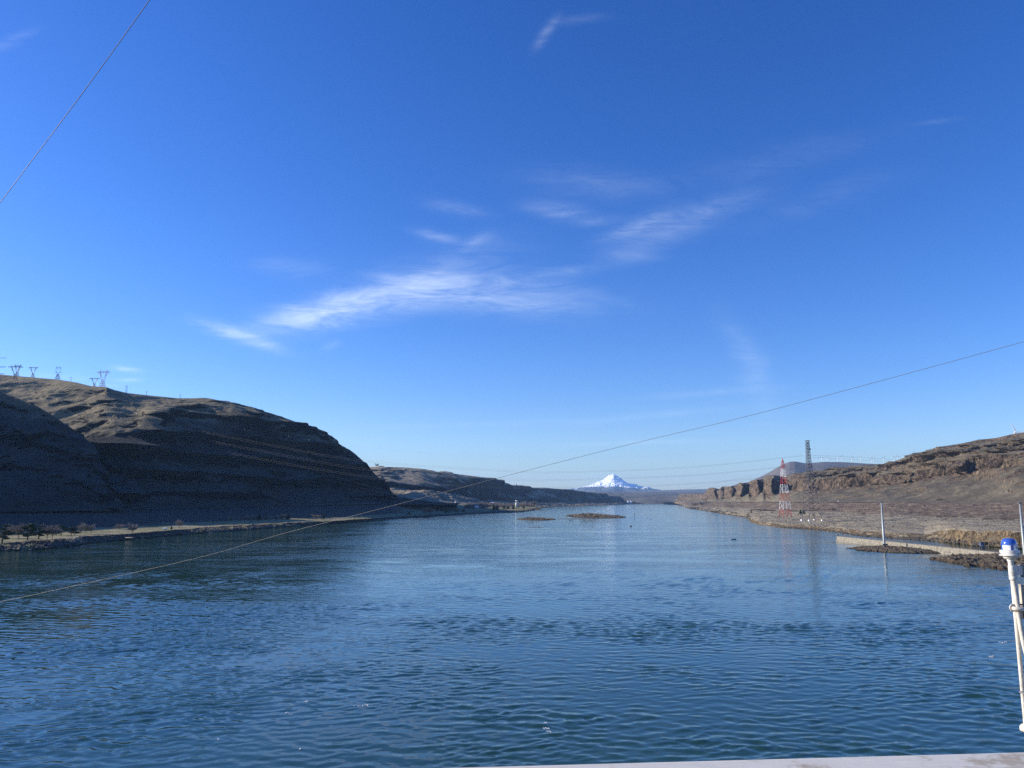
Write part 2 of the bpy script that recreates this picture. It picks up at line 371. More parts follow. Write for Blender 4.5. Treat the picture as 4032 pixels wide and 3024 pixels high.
simple_ridge('far_shore_hill', [(2440, 1977), (2480, 1966), (2540, 1960), (2580, 1955), (2625, 1958), (2670, 1970), (2700, 1976), (2760, 1978)], 13500, 1981, 600, M['far'], cols((2440, 2760, 120)), (20, 8), 12, 300)
# high rounded hill behind the right bank, wind farm on it
simple_ridge('high_hill', [(2780, 1950), (2830, 1928), (2860, 1919), (2900, 1906), (2945, 1898), (2990, 1878), (3030, 1857), (3060, 1838), (3092, 1821), (3110, 1814.5), (3130, 1812.5), (3148, 1816), (3170, 1820), (3215, 1818), (3240, 1815.5), (3300, 1816), (3360, 1819), (3430, 1823), (3500, 1828), (3700, 1835), (4400, 1840)], 12500, 1976, 3600, M['purple'], cols((2780, 4400, 500)), (60, 14), 45, 1300)

# middle ridge on the left bank
mc = [(1300, 1835, 5200), (1455, 1838, 5200), (1500, 1837, 5200), (1600, 1840, 5250), (1650, 1844, 5300), (1700, 1851, 5400), (1720, 1857, 5450), (1745, 1854, 5500), (1800, 1866, 5700), (1850, 1875, 5900),
      (1920, 1882, 6300), (1950, 1889, 6500), (1990, 1908, 6800), (2035, 1911, 7100), (2075, 1916, 7400), (2100, 1919, 7600), (2160, 1922, 8000), (2220, 1926, 8400), (2280, 1933.5, 8900), (2330, 1939.5, 9300), (2380, 1942, 9800),
      (2390, 1951, 9850), (2440, 1954, 10300), (2450, 1962, 10350), (2462, 1972, 10400), (2478, 1981, 10450)]
def at(lst, p, k): a = np.array([q for q in sorted(lst)], float); return float(np.interp(p, a[:, 0], a[:, k]))
mf = [(1300, 1990, 2700), (1500, 1985, 2900), (1700, 1984, 3300), (1850, 1982, 4200), (2000, 1981, 5600), (2150, 1980.5, 7200), (2300, 1981, 8600), (2478, 1982, 10350)]
mh = [(1300, 1905, 4300), (1500, 1905, 4300), (1560, 1912, 4400), (1620, 1925, 4500), (1700, 1940, 4700), (1800, 1955, 5000), (1850, 1968, 5350), (1900, 1974, 5800), (2000, 1976, 6300), (2150, 1976, 7500), (2300, 1977, 8750), (2478, 1981.5, 10360)]
mu = [(p, y + (9 if p < 1800 else 5), d - (260 if p < 1900 else 120)) for p, y, d in mc[:-1]] + [(2478, 1981, 10420)]
mu = [(p, min(y, 1981), d) for p, y, d in mu]
mb = [(p, y + 25, d + 1500) for p, y, d in mc]
def mid_d(g, t, PX, n, h):
    hum = sstep(0.1, 0.4, t) * (1 - sstep(0.9, 1.15, t)); st = sstep(0.95, 1.2, t) * (1 - sstep(2.6, 3.0, t) * 0.75)
    fade = 1 - sstep(2380, 2470, PX) * 0.9
    g = g + np.array([0, 0, 1.0]) * ((ridged(g * [1, 0.6, 1], 420, 5) - 0.42) * 62 * hum * (1 - sstep(1850, 2050, PX)))[..., None]
    gul = ridged(g * np.array([1, 1, 0.25]), 520, 4) - 0.4
    ter = np.sin(g[..., 2] / 21.0 + fbm(g, 700, 3) * 3.0)
    g = g + h * (((gul * 170 + fbm(g, 200, 4) * 35) + ter * 16) * st * fade)[..., None]
    return g
SURF['mid'] = loft('middle_ridge', [mf, mh, mu, mc, mb], cols((1300, 2478, 700)), [50, 70, 14, 8], M['mid'], mid_d)

# left main hill
Lc = [(-1600, 1440, 2100), (-600, 1450, 2500), (0, 1472, 2500), (70, 1478, 2480), (150, 1485, 2450), (230, 1492, 2380), (300, 1503, 2300), (360, 1518, 2220), (420, 1522, 2180), (450, 1533, 2200), (500, 1545, 2240), (600, 1557, 2320), (700, 1567, 2400), (780, 1567.5, 2440), (830, 1569, 2450),
      (850, 1573, 2450), (900, 1589, 2440), (1000, 1609, 2470), (1070, 1627, 2500), (1150, 1655, 2530), (1200, 1672, 2550), (1250, 1698, 2560), (1330, 1745, 2570), (1350, 1757, 2570), (1375, 1770, 2570), (1400, 1788, 2570), (1430, 1815, 2560), (1450, 1833, 2550), (1458, 1854, 2540), (1470, 1876, 2530),
      (1490, 1900, 2520), (1505, 1920, 2510), (1530, 1940, 2500), (1552, 1955, 2500), (1620, 1964, 2560), (1660, 1973, 2600), (1750, 1979, 2800), (1800, 1984, 2900)]
L0 = [(-1600, 2060, 700), (0, 2012, 1350), (300, 2012, 1300), (450, 2008, 1290), (700, 2003, 1480), (1000, 1998, 1720), (1200, 1993, 1880), (1400, 1988, 2080), (1560, 1987, 2240), (1660, 1986, 2400), (1800, 1988, 2700)]
L1 = [(-1600, 1600, 1300), (0, 1715, 1760), (330, 1722, 1690), (450, 1712, 1600), (520, 1690, 1660), (600, 1625, 1850), (700, 1600, 2010), (800, 1594, 2090), (900, 1609, 2130), (1000, 1628, 2190), (1100, 1655, 2250), (1200, 1690, 2310), (1300, 1740, 2370), (1400, 1800, 2440), (1450, 1850, 2450), (1500, 1925, 2440), (1552, 1960, 2440), (1660, 1977, 2550), (1800, 1986, 2850)]
Lb = [(p, y + 40, d + 1200) for p, y, d in Lc]
def left_d(g, t, PX, n, h):
    st = sstep(0.05, 0.25, t) * (1 - sstep(0.9, 1.15, t)); up = sstep(0.8, 1.1, t) * (1 - sstep(1.8, 2.0, t))
    end = 1 - sstep(1480, 1560, PX) * 0.85
    gul = ridged(g * np.array([1, 1, 0.3]), 330, 4) - 0.42
    zz = g[..., 2] + fbm(g, 400, 3) * 22
    ter = np.abs(((zz / 52.0) % 1.0) * 2 - 1) ** 2
    g = g + h * ((gul * 110 + (ter - 0.4) * 42 + fbm(g * [1, 1, 0.4], 45, 4) * 9) * st * end)[..., None]
    g = g + h * ((ridged(g * [1, 1, 0.5], 260, 4) - 0.42)[..., None] * 72 * up[..., None])
    g = g + np.array([0, 0, 1.0]) * ((fbm(g, 90, 5) * 5.0) * up)[..., None]
    edge = sstep(1.6, 2.0, t) * (1 - sstep(2.0, 2.2, t)); g[..., 2] += fbm(g, 16, 3) * 1.6 * edge * sstep(1300, 1360, PX)
    return g
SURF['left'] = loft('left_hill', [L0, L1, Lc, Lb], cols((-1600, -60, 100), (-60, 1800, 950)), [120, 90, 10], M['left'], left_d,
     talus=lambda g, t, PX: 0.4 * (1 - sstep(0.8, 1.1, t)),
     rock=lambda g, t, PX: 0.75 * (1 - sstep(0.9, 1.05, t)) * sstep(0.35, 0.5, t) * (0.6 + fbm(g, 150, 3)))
# near spur in front of it
Sc = [(-1600, 1300, 900), (-500, 1460, 1250), (0, 1538, 1450), (54, 1560, 1440), (119, 1581, 1430), (160, 1600, 1425), (202, 1625, 1420), (253, 1661, 1410), (300, 1690, 1400), (333, 1708, 1390), (345, 1757, 1370), (365, 1800, 1350), (383, 1835, 1330), (396, 1890, 1310), (412, 1943, 1290), (450, 1995, 1280), (470, 2008, 1270)]
S0 = [(-1600, 2100, 560), (-600, 2050, 860), (0, 2014, 1090), (300, 2012, 1170), (470, 2012, 1240)]  # unseen left end shaped nearer so its shadow covers the flat behind the park
Sb = [(p, y + (140 if p < 380 else 60) , d + 260) for p, y, d in Sc]
def spur_d(g, t, PX, n, h):
    k = sstep(0.05, 0.3, t) * (1 - sstep(0.85, 1.0, t) * 0.8)
    gul = ridged(g * np.array([1, 1, 0.35]), 210, 4) - 0.42
    return g + h * ((gul * 62 + fbm(g * [1, 1, 0.5], 40, 4) * 8) * k)[..., None]
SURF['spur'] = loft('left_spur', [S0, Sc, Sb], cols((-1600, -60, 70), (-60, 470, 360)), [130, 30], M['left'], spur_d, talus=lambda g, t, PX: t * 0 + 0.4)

# left bank: foreshore, cut bank, park, shaded flat
shore = [(-1600, 2350), (-500, 2210), (0, 2172), (75, 2170), (150, 2166), (230, 2158), (290, 2150), (370, 2138), (500, 2126), (640, 2113), (780, 2101), (881, 2096), (1050, 2081), (1200, 2071), (1350, 2061), (1450, 2053), (1600, 2041), (1700, 2035), (1850, 2026), (1950, 2021), (2000, 2019),
         (2060, 2016), (2090, 2012), (2110, 2006), (2130, 2002), (2150, 1998), (2230, 1994), (2300, 1992), (2400, 1988), (2440, 1986), (2478, 1983)]
def zrow(pts, z, dy=0, dD=0): return [(p, y + dy, float(G(p, y + dy, z)) + dD) for p, y in pts]
bt = [(-1600, 2270), (-500, 2165), (0, 2136), (100, 2129), (230, 2119), (300, 2114), (400, 2107), (550, 2098), (680, 2088), (780, 2078), (850, 2072), (1050, 2062), (1200, 2056), (1350, 2049), (1450, 2042), (1600, 2031), (1700, 2026), (1850, 2018), (1950, 2012), (2000, 2010), (2060, 2008), (2090, 2005), (2110, 2001), (2150, 1995), (2230, 1991), (2300, 1989), (2400, 1986), (2478, 1982.3)]
bz = lambda p: float(np.interp(p, [0, 1400, 1700, 2100, 2478], [6, 5.5, 5, 4, 2]))
zb = [(p, y, float(G(p, y, bz(p)))) for p, y in bt]
zf = [(p, y + (yb - y) * 0.42, float(G(p, y, 0)) + 12) for (p, y) in shore for yb in [float(np.interp(p, [q[0] for q in bt], [q[1] for q in bt]))]]
zs = [(p, y, float(G(p, y, 0))) for p, y in shore]
z_1 = [(p, y + 3, float(G(p, y + 3, -2.5))) for p, y in shore]
pk = [(-1600, 2190), (-600, 2120), (0, 2088), (400, 2079), (700, 2067), (900, 2054), (1200, 2044), (1400, 2035), (1500, 2029), (1600, 2022), (1700, 2016), (1850, 2008), (2000, 1999), (2100, 1993), (2200, 1988), (2300, 1986), (2478, 1982)]
zp = [(p, y, float(G(p, y, bz(p) + 2))) for p, y in pk]
hf = [(p, y, d) for p, y, d in [(-1600, 2095, 570), (-600, 2048, 870), (0, 2012, 1140), (300, 2010, 1230), (450, 2008, 1310), (700, 2003, 1500), (1000, 1998, 1740), (1200, 1993, 1900), (1400, 1988, 2100), (1560, 1986, 2260), (1700, 1985.5, 3100), (1850, 1984, 4200), (2000, 1983, 5300), (2150, 1983, 7000), (2300, 1983, 8500), (2478, 1981.6, 10350)]]
def bank_d(g, t, PX, n, h):
    sc_ = np.clip(g[..., 1] / 1400.0, 0.5, 3)
    k = sstep(0.6, 1.2, t)
    g = g + np.array([0, 0, 1.0]) * ((fbm(g, 26, 5) * 0.9 * sc_) * k * (1 - sstep(3.6, 4, t)))[..., None]
    fore = sstep(0.9, 1.1, t) * (1 - sstep(2.6, 3.0, t))
    g[..., 2] += (np.maximum(ridged(g, 13, 4) - 0.45, -0.1) * 4.5 * fore)
    g[..., 1] += fbm(g, 30, 3) * 5 * sstep(0.5, 1, t) * (1 - sstep(3.2, 4, t))
    return g
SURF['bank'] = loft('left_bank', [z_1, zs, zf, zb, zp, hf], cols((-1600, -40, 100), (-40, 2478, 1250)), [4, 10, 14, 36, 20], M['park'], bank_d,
     rock=lambda g, t, PX: np.maximum((sstep(1.0, 1.2, t) * (1 - sstep(2.85, 3.0, t))) * (0.75 + fbm(g, 20, 3) * 0.8), sstep(3.98, 4.1, t + fbm(g, 90, 3) * 0.1) * (1 - sstep(1500, 1700, PX))))  # flat behind the park coloured as dark rock to imitate the hill's shadow

# right bank ---------------------------------------------------------
rsh = [(2560, 1981.5), (2630, 1984.5), (2660, 1986), (2700, 2000), (2712, 2004), (2760, 2011), (2800, 2017), (2850, 2027), (2900, 2034), (2940, 2040), (2952, 2048), (2958, 2058), (2990, 2066), (3050, 2074), (3100, 2078), (3200, 2085), (3280, 2094), (3330, 2101), (3400, 2111), (3460, 2116), (3560, 2123), (3640, 2128), (3700, 2134), (3760, 2140), (3830, 2150), (3900, 2154), (4032, 2163), (4600, 2215), (5600, 2300)]
def Y(l, p): return float(np.interp(p, [q[0] for q in l], [q[1] for q in l]))
rb = [(2560, 1980.5), (2630, 1983), (2660, 1983.5), (2700, 1996), (2712, 2000), (2760, 2007), (2800, 2013), (2850, 2022), (2900, 2028), (2940, 2033), (2960, 2046), (2990, 2054), (3050, 2060), (3100, 2064), (3200, 2068), (3280, 2073), (3330, 2080), (3400, 2088), (3460, 2092), (3560, 2098), (3640, 2100), (3700, 2086), (3760, 2084), (3830, 2084), (3900, 2086), (4032, 2092), (4600, 2130), (5600, 2180)]
rbz = lambda p: float(np.interp(p, [2600, 2900, 2990, 3300, 3640, 3700, 3760, 4032, 5600], [0.6, 1.2, 4, 5.5, 5.8, 10, 14, 15, 15]))
emf = [(2560, 1980, 12500), (2640, 1979, 9800), (2700, 1990, 6000), (2760, 1996, 4600), (2850, 1999, 3700), (3000, 2004, 3000), (3232, 2016, 2050), (3500, 2030, 1600), (3700, 2040, 1450), (4032, 2049, 1330), (4600, 2075, 1000), (5600, 2100, 800)]
emt = [(2560, 1979, 12600), (2640, 1976.5, 9000), (2700, 1976.2, 7400), (2760, 1976, 6300), (2850, 1976, 4900), (3000, 1976, 3650), (3232, 1976, 2660), (3500, 1976, 2150), (3700, 1976.5, 1960), (4032, 1977, 1720), (4600, 1979, 1350), (5600, 1980, 1000)]
r_s = [(p, y, float(G(p, y, 0))) for p, y in rsh]; r_1 = [(p, y + 3, float(G(p, y + 3, -2.5))) for p, y in rsh]
r_b = [(p, y, max(float(G(p, y, rbz(p))), float(G(p, Y(rsh, p), 0)) + 4)) for p, y in rb]
def flat_d(g, t, PX, n, h):
    k = sstep(1.0, 1.6, t) * (1 - sstep(3.8, 4.0, t)); sc_ = np.clip(g[..., 1] / 1400.0, 0.4, 3)
    face = sstep(1.0, 1.25, t) * (1 - sstep(1.9, 2.1, t))
    g = g + np.array([0, 0, 1.0]) * ((fbm(g, 30, 6, 0.55) * 1.5 * sc_) * k * (1 - sstep(2.7, 3.0, t) * 0.6))[..., None]
    g[..., 2] += np.where(t > 2.0, (ridged(g * [1, 0.4, 1], 60, 4) - 0.45) * 3.2, 0) * (1 - sstep(2.6, 3, t)) * sc_
    big = sstep(3640, 3720, PX)
    g = g + h * ((ridged(g * [1, 1, 0.25], 14, 4) - 0.4) * 9 * face * big + (ridged(g, 9, 4) - 0.4) * 4 * face * (1 - big))[..., None]
    emb = sstep(3.0, 3.2, t) * (1 - sstep(3.85, 4.0, t))
    return g + n * (fbm(g, 50, 4) * 3 * emb)[..., None]
SURF['flat'] = loft('right_bank', [r_1, r_s, r_b, emf, emt], cols((2560, 4120, 1000), (4120, 5600, 60)), [4, 26, 100, 32], M['flat'], flat_d,
     rock=lambda g, t, PX: sstep(0.95, 1.05, t) * (1 - sstep(1.7, 2.05, t)) * (0.8 + fbm(g, 14, 3) * 0.8),
     talus=lambda g, t, PX: sstep(2.98, 3.1, t))
B = [(2640, 9300), (2675, 9000), (2755, 8000), (2772, 7600), (2788, 6600), (2818, 6100), (2829, 6220), (2838, 5850), (2848, 5960), (2879, 5100), (2894, 5250), (2926, 4450), (2948, 4620), (2979, 4050), (3006, 4220), (3047, 3600), (3082, 3760), (3150, 3450), (3198, 3290), (3215, 3280), (3300, 3050), (3430, 2790), (3445, 2780), (3500, 2650), (3570, 2520), (3600, 2500), (3700, 2338), (3800, 2190), (3815, 2185), (4032, 1950), (4600, 1500), (5600, 1200)]
tab = [  # px, talus top, cliff top, bench, second cliff top, crest
 (2650, 1976, 1975.8, 1975.6, 1975.4, 1975), (2668, 1974, 1968, 1964, 1962, 1960), (2677, 1971, 1950, 1948, 1947, 1946), (2755, 1968, 1947, 1946, 1945, 1944), (2772, 1966, 1948, 1947, 1946, 1945), (2786, 1962, 1930, 1928, 1926, 1925), (2796, 1960, 1926, 1924, 1921, 1920),
 (2812, 1961, 1927, 1925, 1921, 1920), (2830, 1962, 1932, 1929, 1928, 1926), (2846, 1962, 1922, 1919, 1917, 1915), (2880, 1957, 1919, 1916, 1915, 1914), (2895, 1942, 1918, 1916, 1915, 1914), (2904, 1950, 1917, 1915, 1914, 1913), (2909, 1951, 1903, 1902.5, 1902, 1901), (2926, 1957, 1904, 1903.2, 1902.5, 1901.5), (2948, 1930, 1906, 1904.5, 1903, 1902),
 (2957, 1950, 1897, 1895, 1893, 1892), (2979, 1954, 1895, 1892, 1890, 1889), (3006, 1926, 1898, 1891, 1888, 1886), (3014, 1944, 1895, 1885, 1876, 1873.5), (3047, 1951, 1891, 1884, 1874, 1871), (3080, 1922, 1896, 1893, 1884, 1873, 1869), (3150, 1934, 1888, 1884, 1869, 1862), (3230, 1930, 1884, 1878, 1862, 1854), (3300, 1926, 1878, 1872, 1850, 1841), (3400, 1915, 1862, 1856, 1842, 1833),
 (3440, 1910, 1860, 1854, 1838, 1830), (3490, 1906, 1862, 1852, 1834, 1826), (3540, 1905, 1866, 1850, 1825, 1809), (3600, 1898, 1860, 1840, 1800, 1787), (3700, 1878, 1832, 1812, 1788, 1774), (3714, 1874, 1826, 1808, 1784, 1769), (3727, 1870, 1822, 1804, 1776, 1757), (3790, 1866, 1815, 1795, 1770, 1745), (3850, 1855, 1800, 1785, 1760, 1731),
 (3920, 1845, 1792, 1780, 1752, 1724), (4000, 1838, 1786, 1776, 1742, 1706), (4032, 1836, 1783, 1774, 1738, 1702), (4600, 1800, 1740, 1725, 1680, 1630), (5600, 1780, 1700, 1680, 1600, 1550)]
def Bd(p): return float(np.interp(p, [q[0] for q in B], [q[1] for q in B]))
allp = sorted(set([q[0] for q in tab] + [q[0] for q in B if q[0] >= 2650]))
def tb(p, k): return float(np.interp(p, [q[0] for q in tab], [q[k] for q in tab]))
off = lambda k: [(p, tb(p, k), Bd(p) * 1.0 + o(p)) for p in allp for o in [{1: lambda p: 0, 2: lambda p: 8 + 0.0012 * Bd(p) if p < 3090 else 14 + 0.006 * Bd(p), 3: lambda p: 160 if p > 3010 else 60, 4: lambda p: 195 if p > 3010 else 90, 5: lambda p: 560 if p > 3010 else 130}[k]]]
rem = [(p, y + 1.5, d) for p, y, d in emt if p >= 2640]; rem[0] = (2650, 1977, 8800)
r6 = [(p, y + 15, d + 1500) for p, y, d in off(5)]
def cliff_d(g, t, PX, n, h):
    tal = sstep(0.1, 0.5, t) * (1 - sstep(0.9, 1.05, t)); cl_ = sstep(0.9, 1.1, t) * (1 - sstep(1.9, 2.1, t)); cl2 = sstep(2.9, 3.1, t) * (1 - sstep(3.9, 4.3, t))
    ben = sstep(1.9, 2.2, t) * (1 - sstep(4.7, 5.0, t)) ; near = sstep(3080, 3200, PX); 
    g = g + h * ((ridged(g * [1, 1, 0.25], 190, 4) - 0.42) * 70 * tal * near + (ridged(g * [1, 1, 0.3], 90, 4) - 0.42) * 28 * tal * (1 - near))[..., None]
    colm = (ridged(g * [1, 1, 0.12], 26, 3) - 0.45) * 24 + (ridged(g * [1, 1, 0.2], 90, 4) - 0.45) * 60 * (0.5 + 0.5 * near) + fbm(g, 55, 3) * 14
    g = g + h * (colm * (cl_ + cl2 * near) * (0.6 + 0.4 * near))[..., None]
    far_ = (1 - near) * cl_
    g = g + np.array([1.0, 0, 0]) * (fbm(g * [1, 1, 0.8], 60, 4) * 26 * far_)[..., None]
    g[..., 2] += fbm(g, 45, 4) * 11 * (1 - near) * sstep(1.4, 1.9, t) * (1 - sstep(2.6, 3.2, t))
    g = g + h * ((ridged(g * [1, 1, 0.6], 240, 4) - 0.42) * 110 * ben * near)[..., None]
    zz = g[..., 2] + fbm(g, 260, 3) * 14; ter = np.abs(((zz / 30.0) % 1.0) * 2 - 1) ** 2
    g = g + h * ((ter - 0.4) * 26 * ben * near)[..., None]
    g[..., 2] += fbm(g, 70, 5) * 6.0 * ben * (1 - sstep(4.5, 5.0, t) * 0.5) * near
    edge = sstep(4.4, 5.0, t) * (1 - sstep(5.0, 5.2, t)); g[..., 2] += fbm(g, 22, 3) * 1.5 * edge
    return g
def cliff_rock(g, t, PX):
    patch = 0.5 + fbm(g * [1, 1, 1.6], 130, 4) * 1.6
    a = sstep(0.72, 1.0, t + fbm(g, 60, 3) * 0.3) * (1 - sstep(1.9, 2.05, t)); b_ = sstep(2.85, 3.0, t) * (1 - sstep(3.95, 4.1, t))
    near = sstep(3080, 3150, PX)
    top = sstep(3700, 3730, PX) * sstep(4.5, 4.7, t + fbm(g, 80, 3) * 0.3) * (1 - sstep(4.97, 5, t))
    return np.maximum(np.maximum(a * (1 - near * 0.6 + near * patch * 0.8), b_ * near * patch * 1.3), top)
SURF['cliff'] = loft('right_cliffs', [rem, off(1), off(2), off(3), off(4), off(5), r6], cols((2650, 4120, 1150), (4120, 5600, 60)), [50, 46, 12, 26, 44, 8], M['right'], cliff_d,
     rock=cliff_rock, talus=lambda g, t, PX: (1 - sstep(0.95, 1.3, t)) * sstep(3000, 3200, PX) + 0.6 * sstep(2.0, 2.3, t))

def surf_at(key, px, py):
    """surface point of a finished landform nearest to what is seen at a photo pixel"""
    g = SURF[key].reshape(-1, 3)
    d = g - np.array([0, 0, CAMZ]); c_, s_ = math.cos(TH), math.sin(TH)
    dep = d[:, 1] * c_ + d[:, 2] * s_; up = -d[:, 1] * s_ + d[:, 2] * c_
    x = W0 / 2 + F0 * d[:, 0] / dep; y = H0 / 2 - F0 * up / dep
    k = np.argmin(np.where(dep > 1, (x - px) ** 2 + (y - py) ** 2, 1e18)); return g[k]

# ------------------------------------------------------------------ water
def water():
    """one sheet from the dam to the horizon: real wavelets near by, finer than a pixel ever further out"""
    Ds = [40.0, 60, 80, 96]; D = 100.0
    while D < 700: Ds.append(D); D += 0.40 if D < 230 else 0.40 * (D / 230.0) ** 2.1
    nw = len(Ds); Ds += list(np.geomspace(760, 60000, 26)); Ds = np.array(Ds)
    us = np.concatenate([np.linspace(-3.5, -0.72, 12), np.linspace(-0.70, 0.70, 620), np.linspace(0.72, 3.5, 12)])
    Yg, Ug = np.meshgrid(Ds, us, indexing='ij'); X = Ug * Yg; p = np.stack([X, Yg, X * 0], -1)
    cell = np.maximum(np.gradient(Ds), 0.4)[:, None] * np.ones_like(X)
    rg = np.random.RandomState(11); z = np.zeros_like(X)
    wx = fbm(p[:nw], 22, 2) * 2.4; wy = fbm(p[:nw], 19, 2, off=40.0) * 2.4
    patch = np.clip(0.75 + fbm(p[:nw] * [0.7, 1, 1], 46, 4) * 1.2, 0.35, 1.8)
    boil = np.clip(fbm(p[:nw], 15, 3, off=80.0) * 1.4 + 0.75, 0.3, 1.5)
    xx = X[:nw] + wx; yy = Yg[:nw] + wy; zz = np.zeros_like(xx)
    for k in range(64):
        lam = 1.0 * (6.5 / 1.0) ** rg.rand(); th = rg.normal(1.45, 0.62); kx, ky = math.cos(th), math.sin(th); ph = rg.rand() * 6.28
        fade = np.clip((lam / cell[:nw] - 2.2) / 1.5, 0, 1) * np.clip((680 - Yg[:nw]) / 250, 0, 1)
        s_ = np.sin((xx * kx + yy * ky) * 2 * math.pi / lam + ph); amp = 0.0046 * lam ** 0.75
        zz += amp * (s_ + 0.35 * (s_ * s_)) * fade * (patch if lam > 2.5 else patch * boil)
    zz += (ridged(np.stack([xx, yy, xx * 0], -1), 3.8, 2) - 0.45) * 0.05 * patch * np.clip((420 - Yg[:nw]) / 200, 0, 1)
    z[:nw] = zz * np.clip((Yg[:nw] - 98) / 8, 0, 1)
    V_ = np.stack([X, Yg, z], -1); ny, nx = X.shape; idx = np.arange(ny * nx).reshape(ny, nx)
    fc = np.stack([idx[:-1, :-1], idx[:-1, 1:], idx[1:, 1:], idx[1:, :-1]], -1).reshape(-1, 4)
    me = bpy.data.meshes.new('water'); me.vertices.add(ny * nx); me.vertices.foreach_set('co', V_.astype(np.float32).ravel())
    me.loops.add(fc.size); me.loops.foreach_set('vertex_index', fc.astype(np.int32).ravel())
    me.polygons.add(len(fc)); me.polygons.foreach_set('loop_start', (np.arange(len(fc)) * 4).astype(np.int32)); me.update(calc_edges=True)
    me.polygons.foreach_set('use_smooth', [True] * len(me.polygons)); print('water quads', len(fc))
    m = bpy.data.materials.new('river_water'); m.use_nodes = True; t = NT(m.node_tree); b = t.n['Principled BSDF']
    geo = t.new('ShaderNodeNewGeometry'); pos = geo.outputs['Position']
    # patches where the surface is smoother or rougher, drawn out across the stream
    p1 = t.noise(t.mapping(pos, (1 / 130, 1 / 60, 1)), 1.0, 6, 0.62, 1.3)
    p2 = t.noise(t.mapping(pos, (1 / 34, 1 / 20, 1), loc=(31, 7, 0)), 1.0, 5, 0.6, 2.2)
    p3 = t.noise(t.mapping(pos, (1 / 420, 1 / 130, 1), rot=(0, 0, R(-8)), loc=(5, 3, 0)), 1.0, 5, 0.6, 0.8)
    calm = t.m('MULTIPLY', t.ramp(p1, [(0.36, 0.25), (0.60, 1.0)]), t.ramp(p2, [(0.34, 0.35), (0.58, 1.0)]))
    calm = t.m('MULTIPLY', calm, t.ramp(p3, [(0.34, 0.4), (0.58, 1.0)]))
    # waves, three sizes
    w1 = t.noise(t.mapping(pos, (0.16, 0.23, 1), rot=(0, 0, R(9))), 1.0, 2, 0.5, 0.25)
    w2 = t.noise(t.mapping(pos, (0.42, 0.60, 1), rot=(0, 0, R(-12))), 1.0, 2, 0.5, 0.2)
    sw = t.noise(t.mapping(pos, (1 / 24, 1 / 16, 1), loc=(3, 9, 0)), 1.0, 1, 0.5, 0.6)
    w3 = t.noise(t.mapping(pos, (1.3, 1.8, 1), rot=(0, 0, R(17))), 1.0, 2, 0.5)
    sy = t.new('ShaderNodeSeparateXYZ'); t.l.new(pos, sy.inputs[0])
    def rng(a, b, c, d):
        n = t.new('ShaderNodeMapRange'); n.inputs[1].default_value = a; n.inputs[2].default_value = b; n.inputs[3].default_value = c; n.inputs[4].default_value = d; t.l.new(sy.outputs[1], n.inputs[0]); return n.outputs[0]
    h = t.m('ADD', t.m('MULTIPLY', w1, rng(330, 640, 0.0, 0.34)), t.m('MULTIPLY', w2, rng(200, 420, 0.02, 0.15))); h = t.m('ADD', h, t.m('MULTIPLY', w3, 0.030))
    # the tailrace is choppy below the dam and calms down stream
    h = t.m('MULTIPLY', t.m('ADD', t.m('MULTIPLY', h, calm), 0.0), 1.0)
    bp = t.new('ShaderNodeBump'); bp.inputs['Strength'].default_value = 1.0; bp.inputs['Distance'].default_value = 1.0
    t.l.new(h, bp.inputs['Height']); t.l.new(bp.outputs[0], b.inputs['Normal'])
    c = t.mix(t.ramp(p1, [(0.3, 0.0), (0.7, 1.0)]), (0.013, 0.046, 0.036), (0.024, 0.064, 0.048))
    t.l.new(c, b.inputs['Base Color']); b.inputs['IOR'].default_value = 1.40
    t.l.new(t.m('ADD', rng(150, 900, 0.03, 0.06), t.m('MULTIPLY', calm, 0.04)), b.inputs['Roughness'])
    o = link('water', me, None, m); tag(o, kind='structure')
water()
# ground sheet under everything, to the horizon
g0 = link('ground', mesh('ground', [(-40000, -600, -3), (40000, -600, -3), (40000, 80000, -3), (-40000, 80000, -3)], [(0, 1, 2, 3)]), None, M['far']); tag(g0, kind='structure')

# ------------------------------------------------------------------ materials of things
M['steel'] = plain('weathered_grey_steel', (0.20, 0.20, 0.21), 0.55, 0.4)
M['dsteel'] = plain('dark_galvanised_steel', (0.10, 0.10, 0.11), 0.6, 0.3)
M['red'] = plain('red_tower_paint', (0.42, 0.045, 0.03), 0.5)
M['white'] = plain('white_paint', (0.78, 0.78, 0.76), 0.45, var=0.06)
M['pink'] = plain('faded_red_and_white_paint', (0.55, 0.30, 0.30), 0.5)
M['concrete'] = plain('pale_concrete', (0.21, 0.19, 0.15), 0.9, var=0.45, scale=0.5, bump=0.4)
M['wire'] = plain('aluminium_cable', (0.20, 0.19, 0.17), 0.5, 0.2)
M['farwire'] = plain('dull_conductor', (0.22, 0.21, 0.20), 0.6, 0.2)
M['wood'] = plain('weathered_timber', (0.22, 0.17, 0.12), 0.85, var=0.3)
M['bark'] = plain('grey_brown_bark', (0.13, 0.10, 0.08), 0.95)
M['twig'] = plain('bare_brown_twigs', (0.23, 0.185, 0.15), 0.95, var=0.25, scale=0.4)
M['twigg'] = plain('bare_greyish_twigs', (0.26, 0.22, 0.19), 0.95, var=0.25, scale=0.4)
M['gold'] = plain('golden_brown_twigs', (0.34, 0.22, 0.12), 0.95, var=0.25, scale=0.4)
M['pine'] = plain('dark_pine_needles', (0.035, 0.060, 0.030), 0.9, var=0.4, scale=0.6)
M['bush'] = plain('dark_brown_brush', (0.10, 0.078, 0.056), 0.95, var=0.3, scale=0.5)
M['black'] = plain('black_rubber', (0.02, 0.02, 0.022), 0.6)
M['glass'] = plain('dark_window_glass', (0.02, 0.025, 0.03), 0.1)
M['roofg'] = plain('grey_shingle_roof', (0.16, 0.15, 0.14), 0.9)
M['tan'] = plain('tan_siding', (0.42, 0.37, 0.28), 0.8)
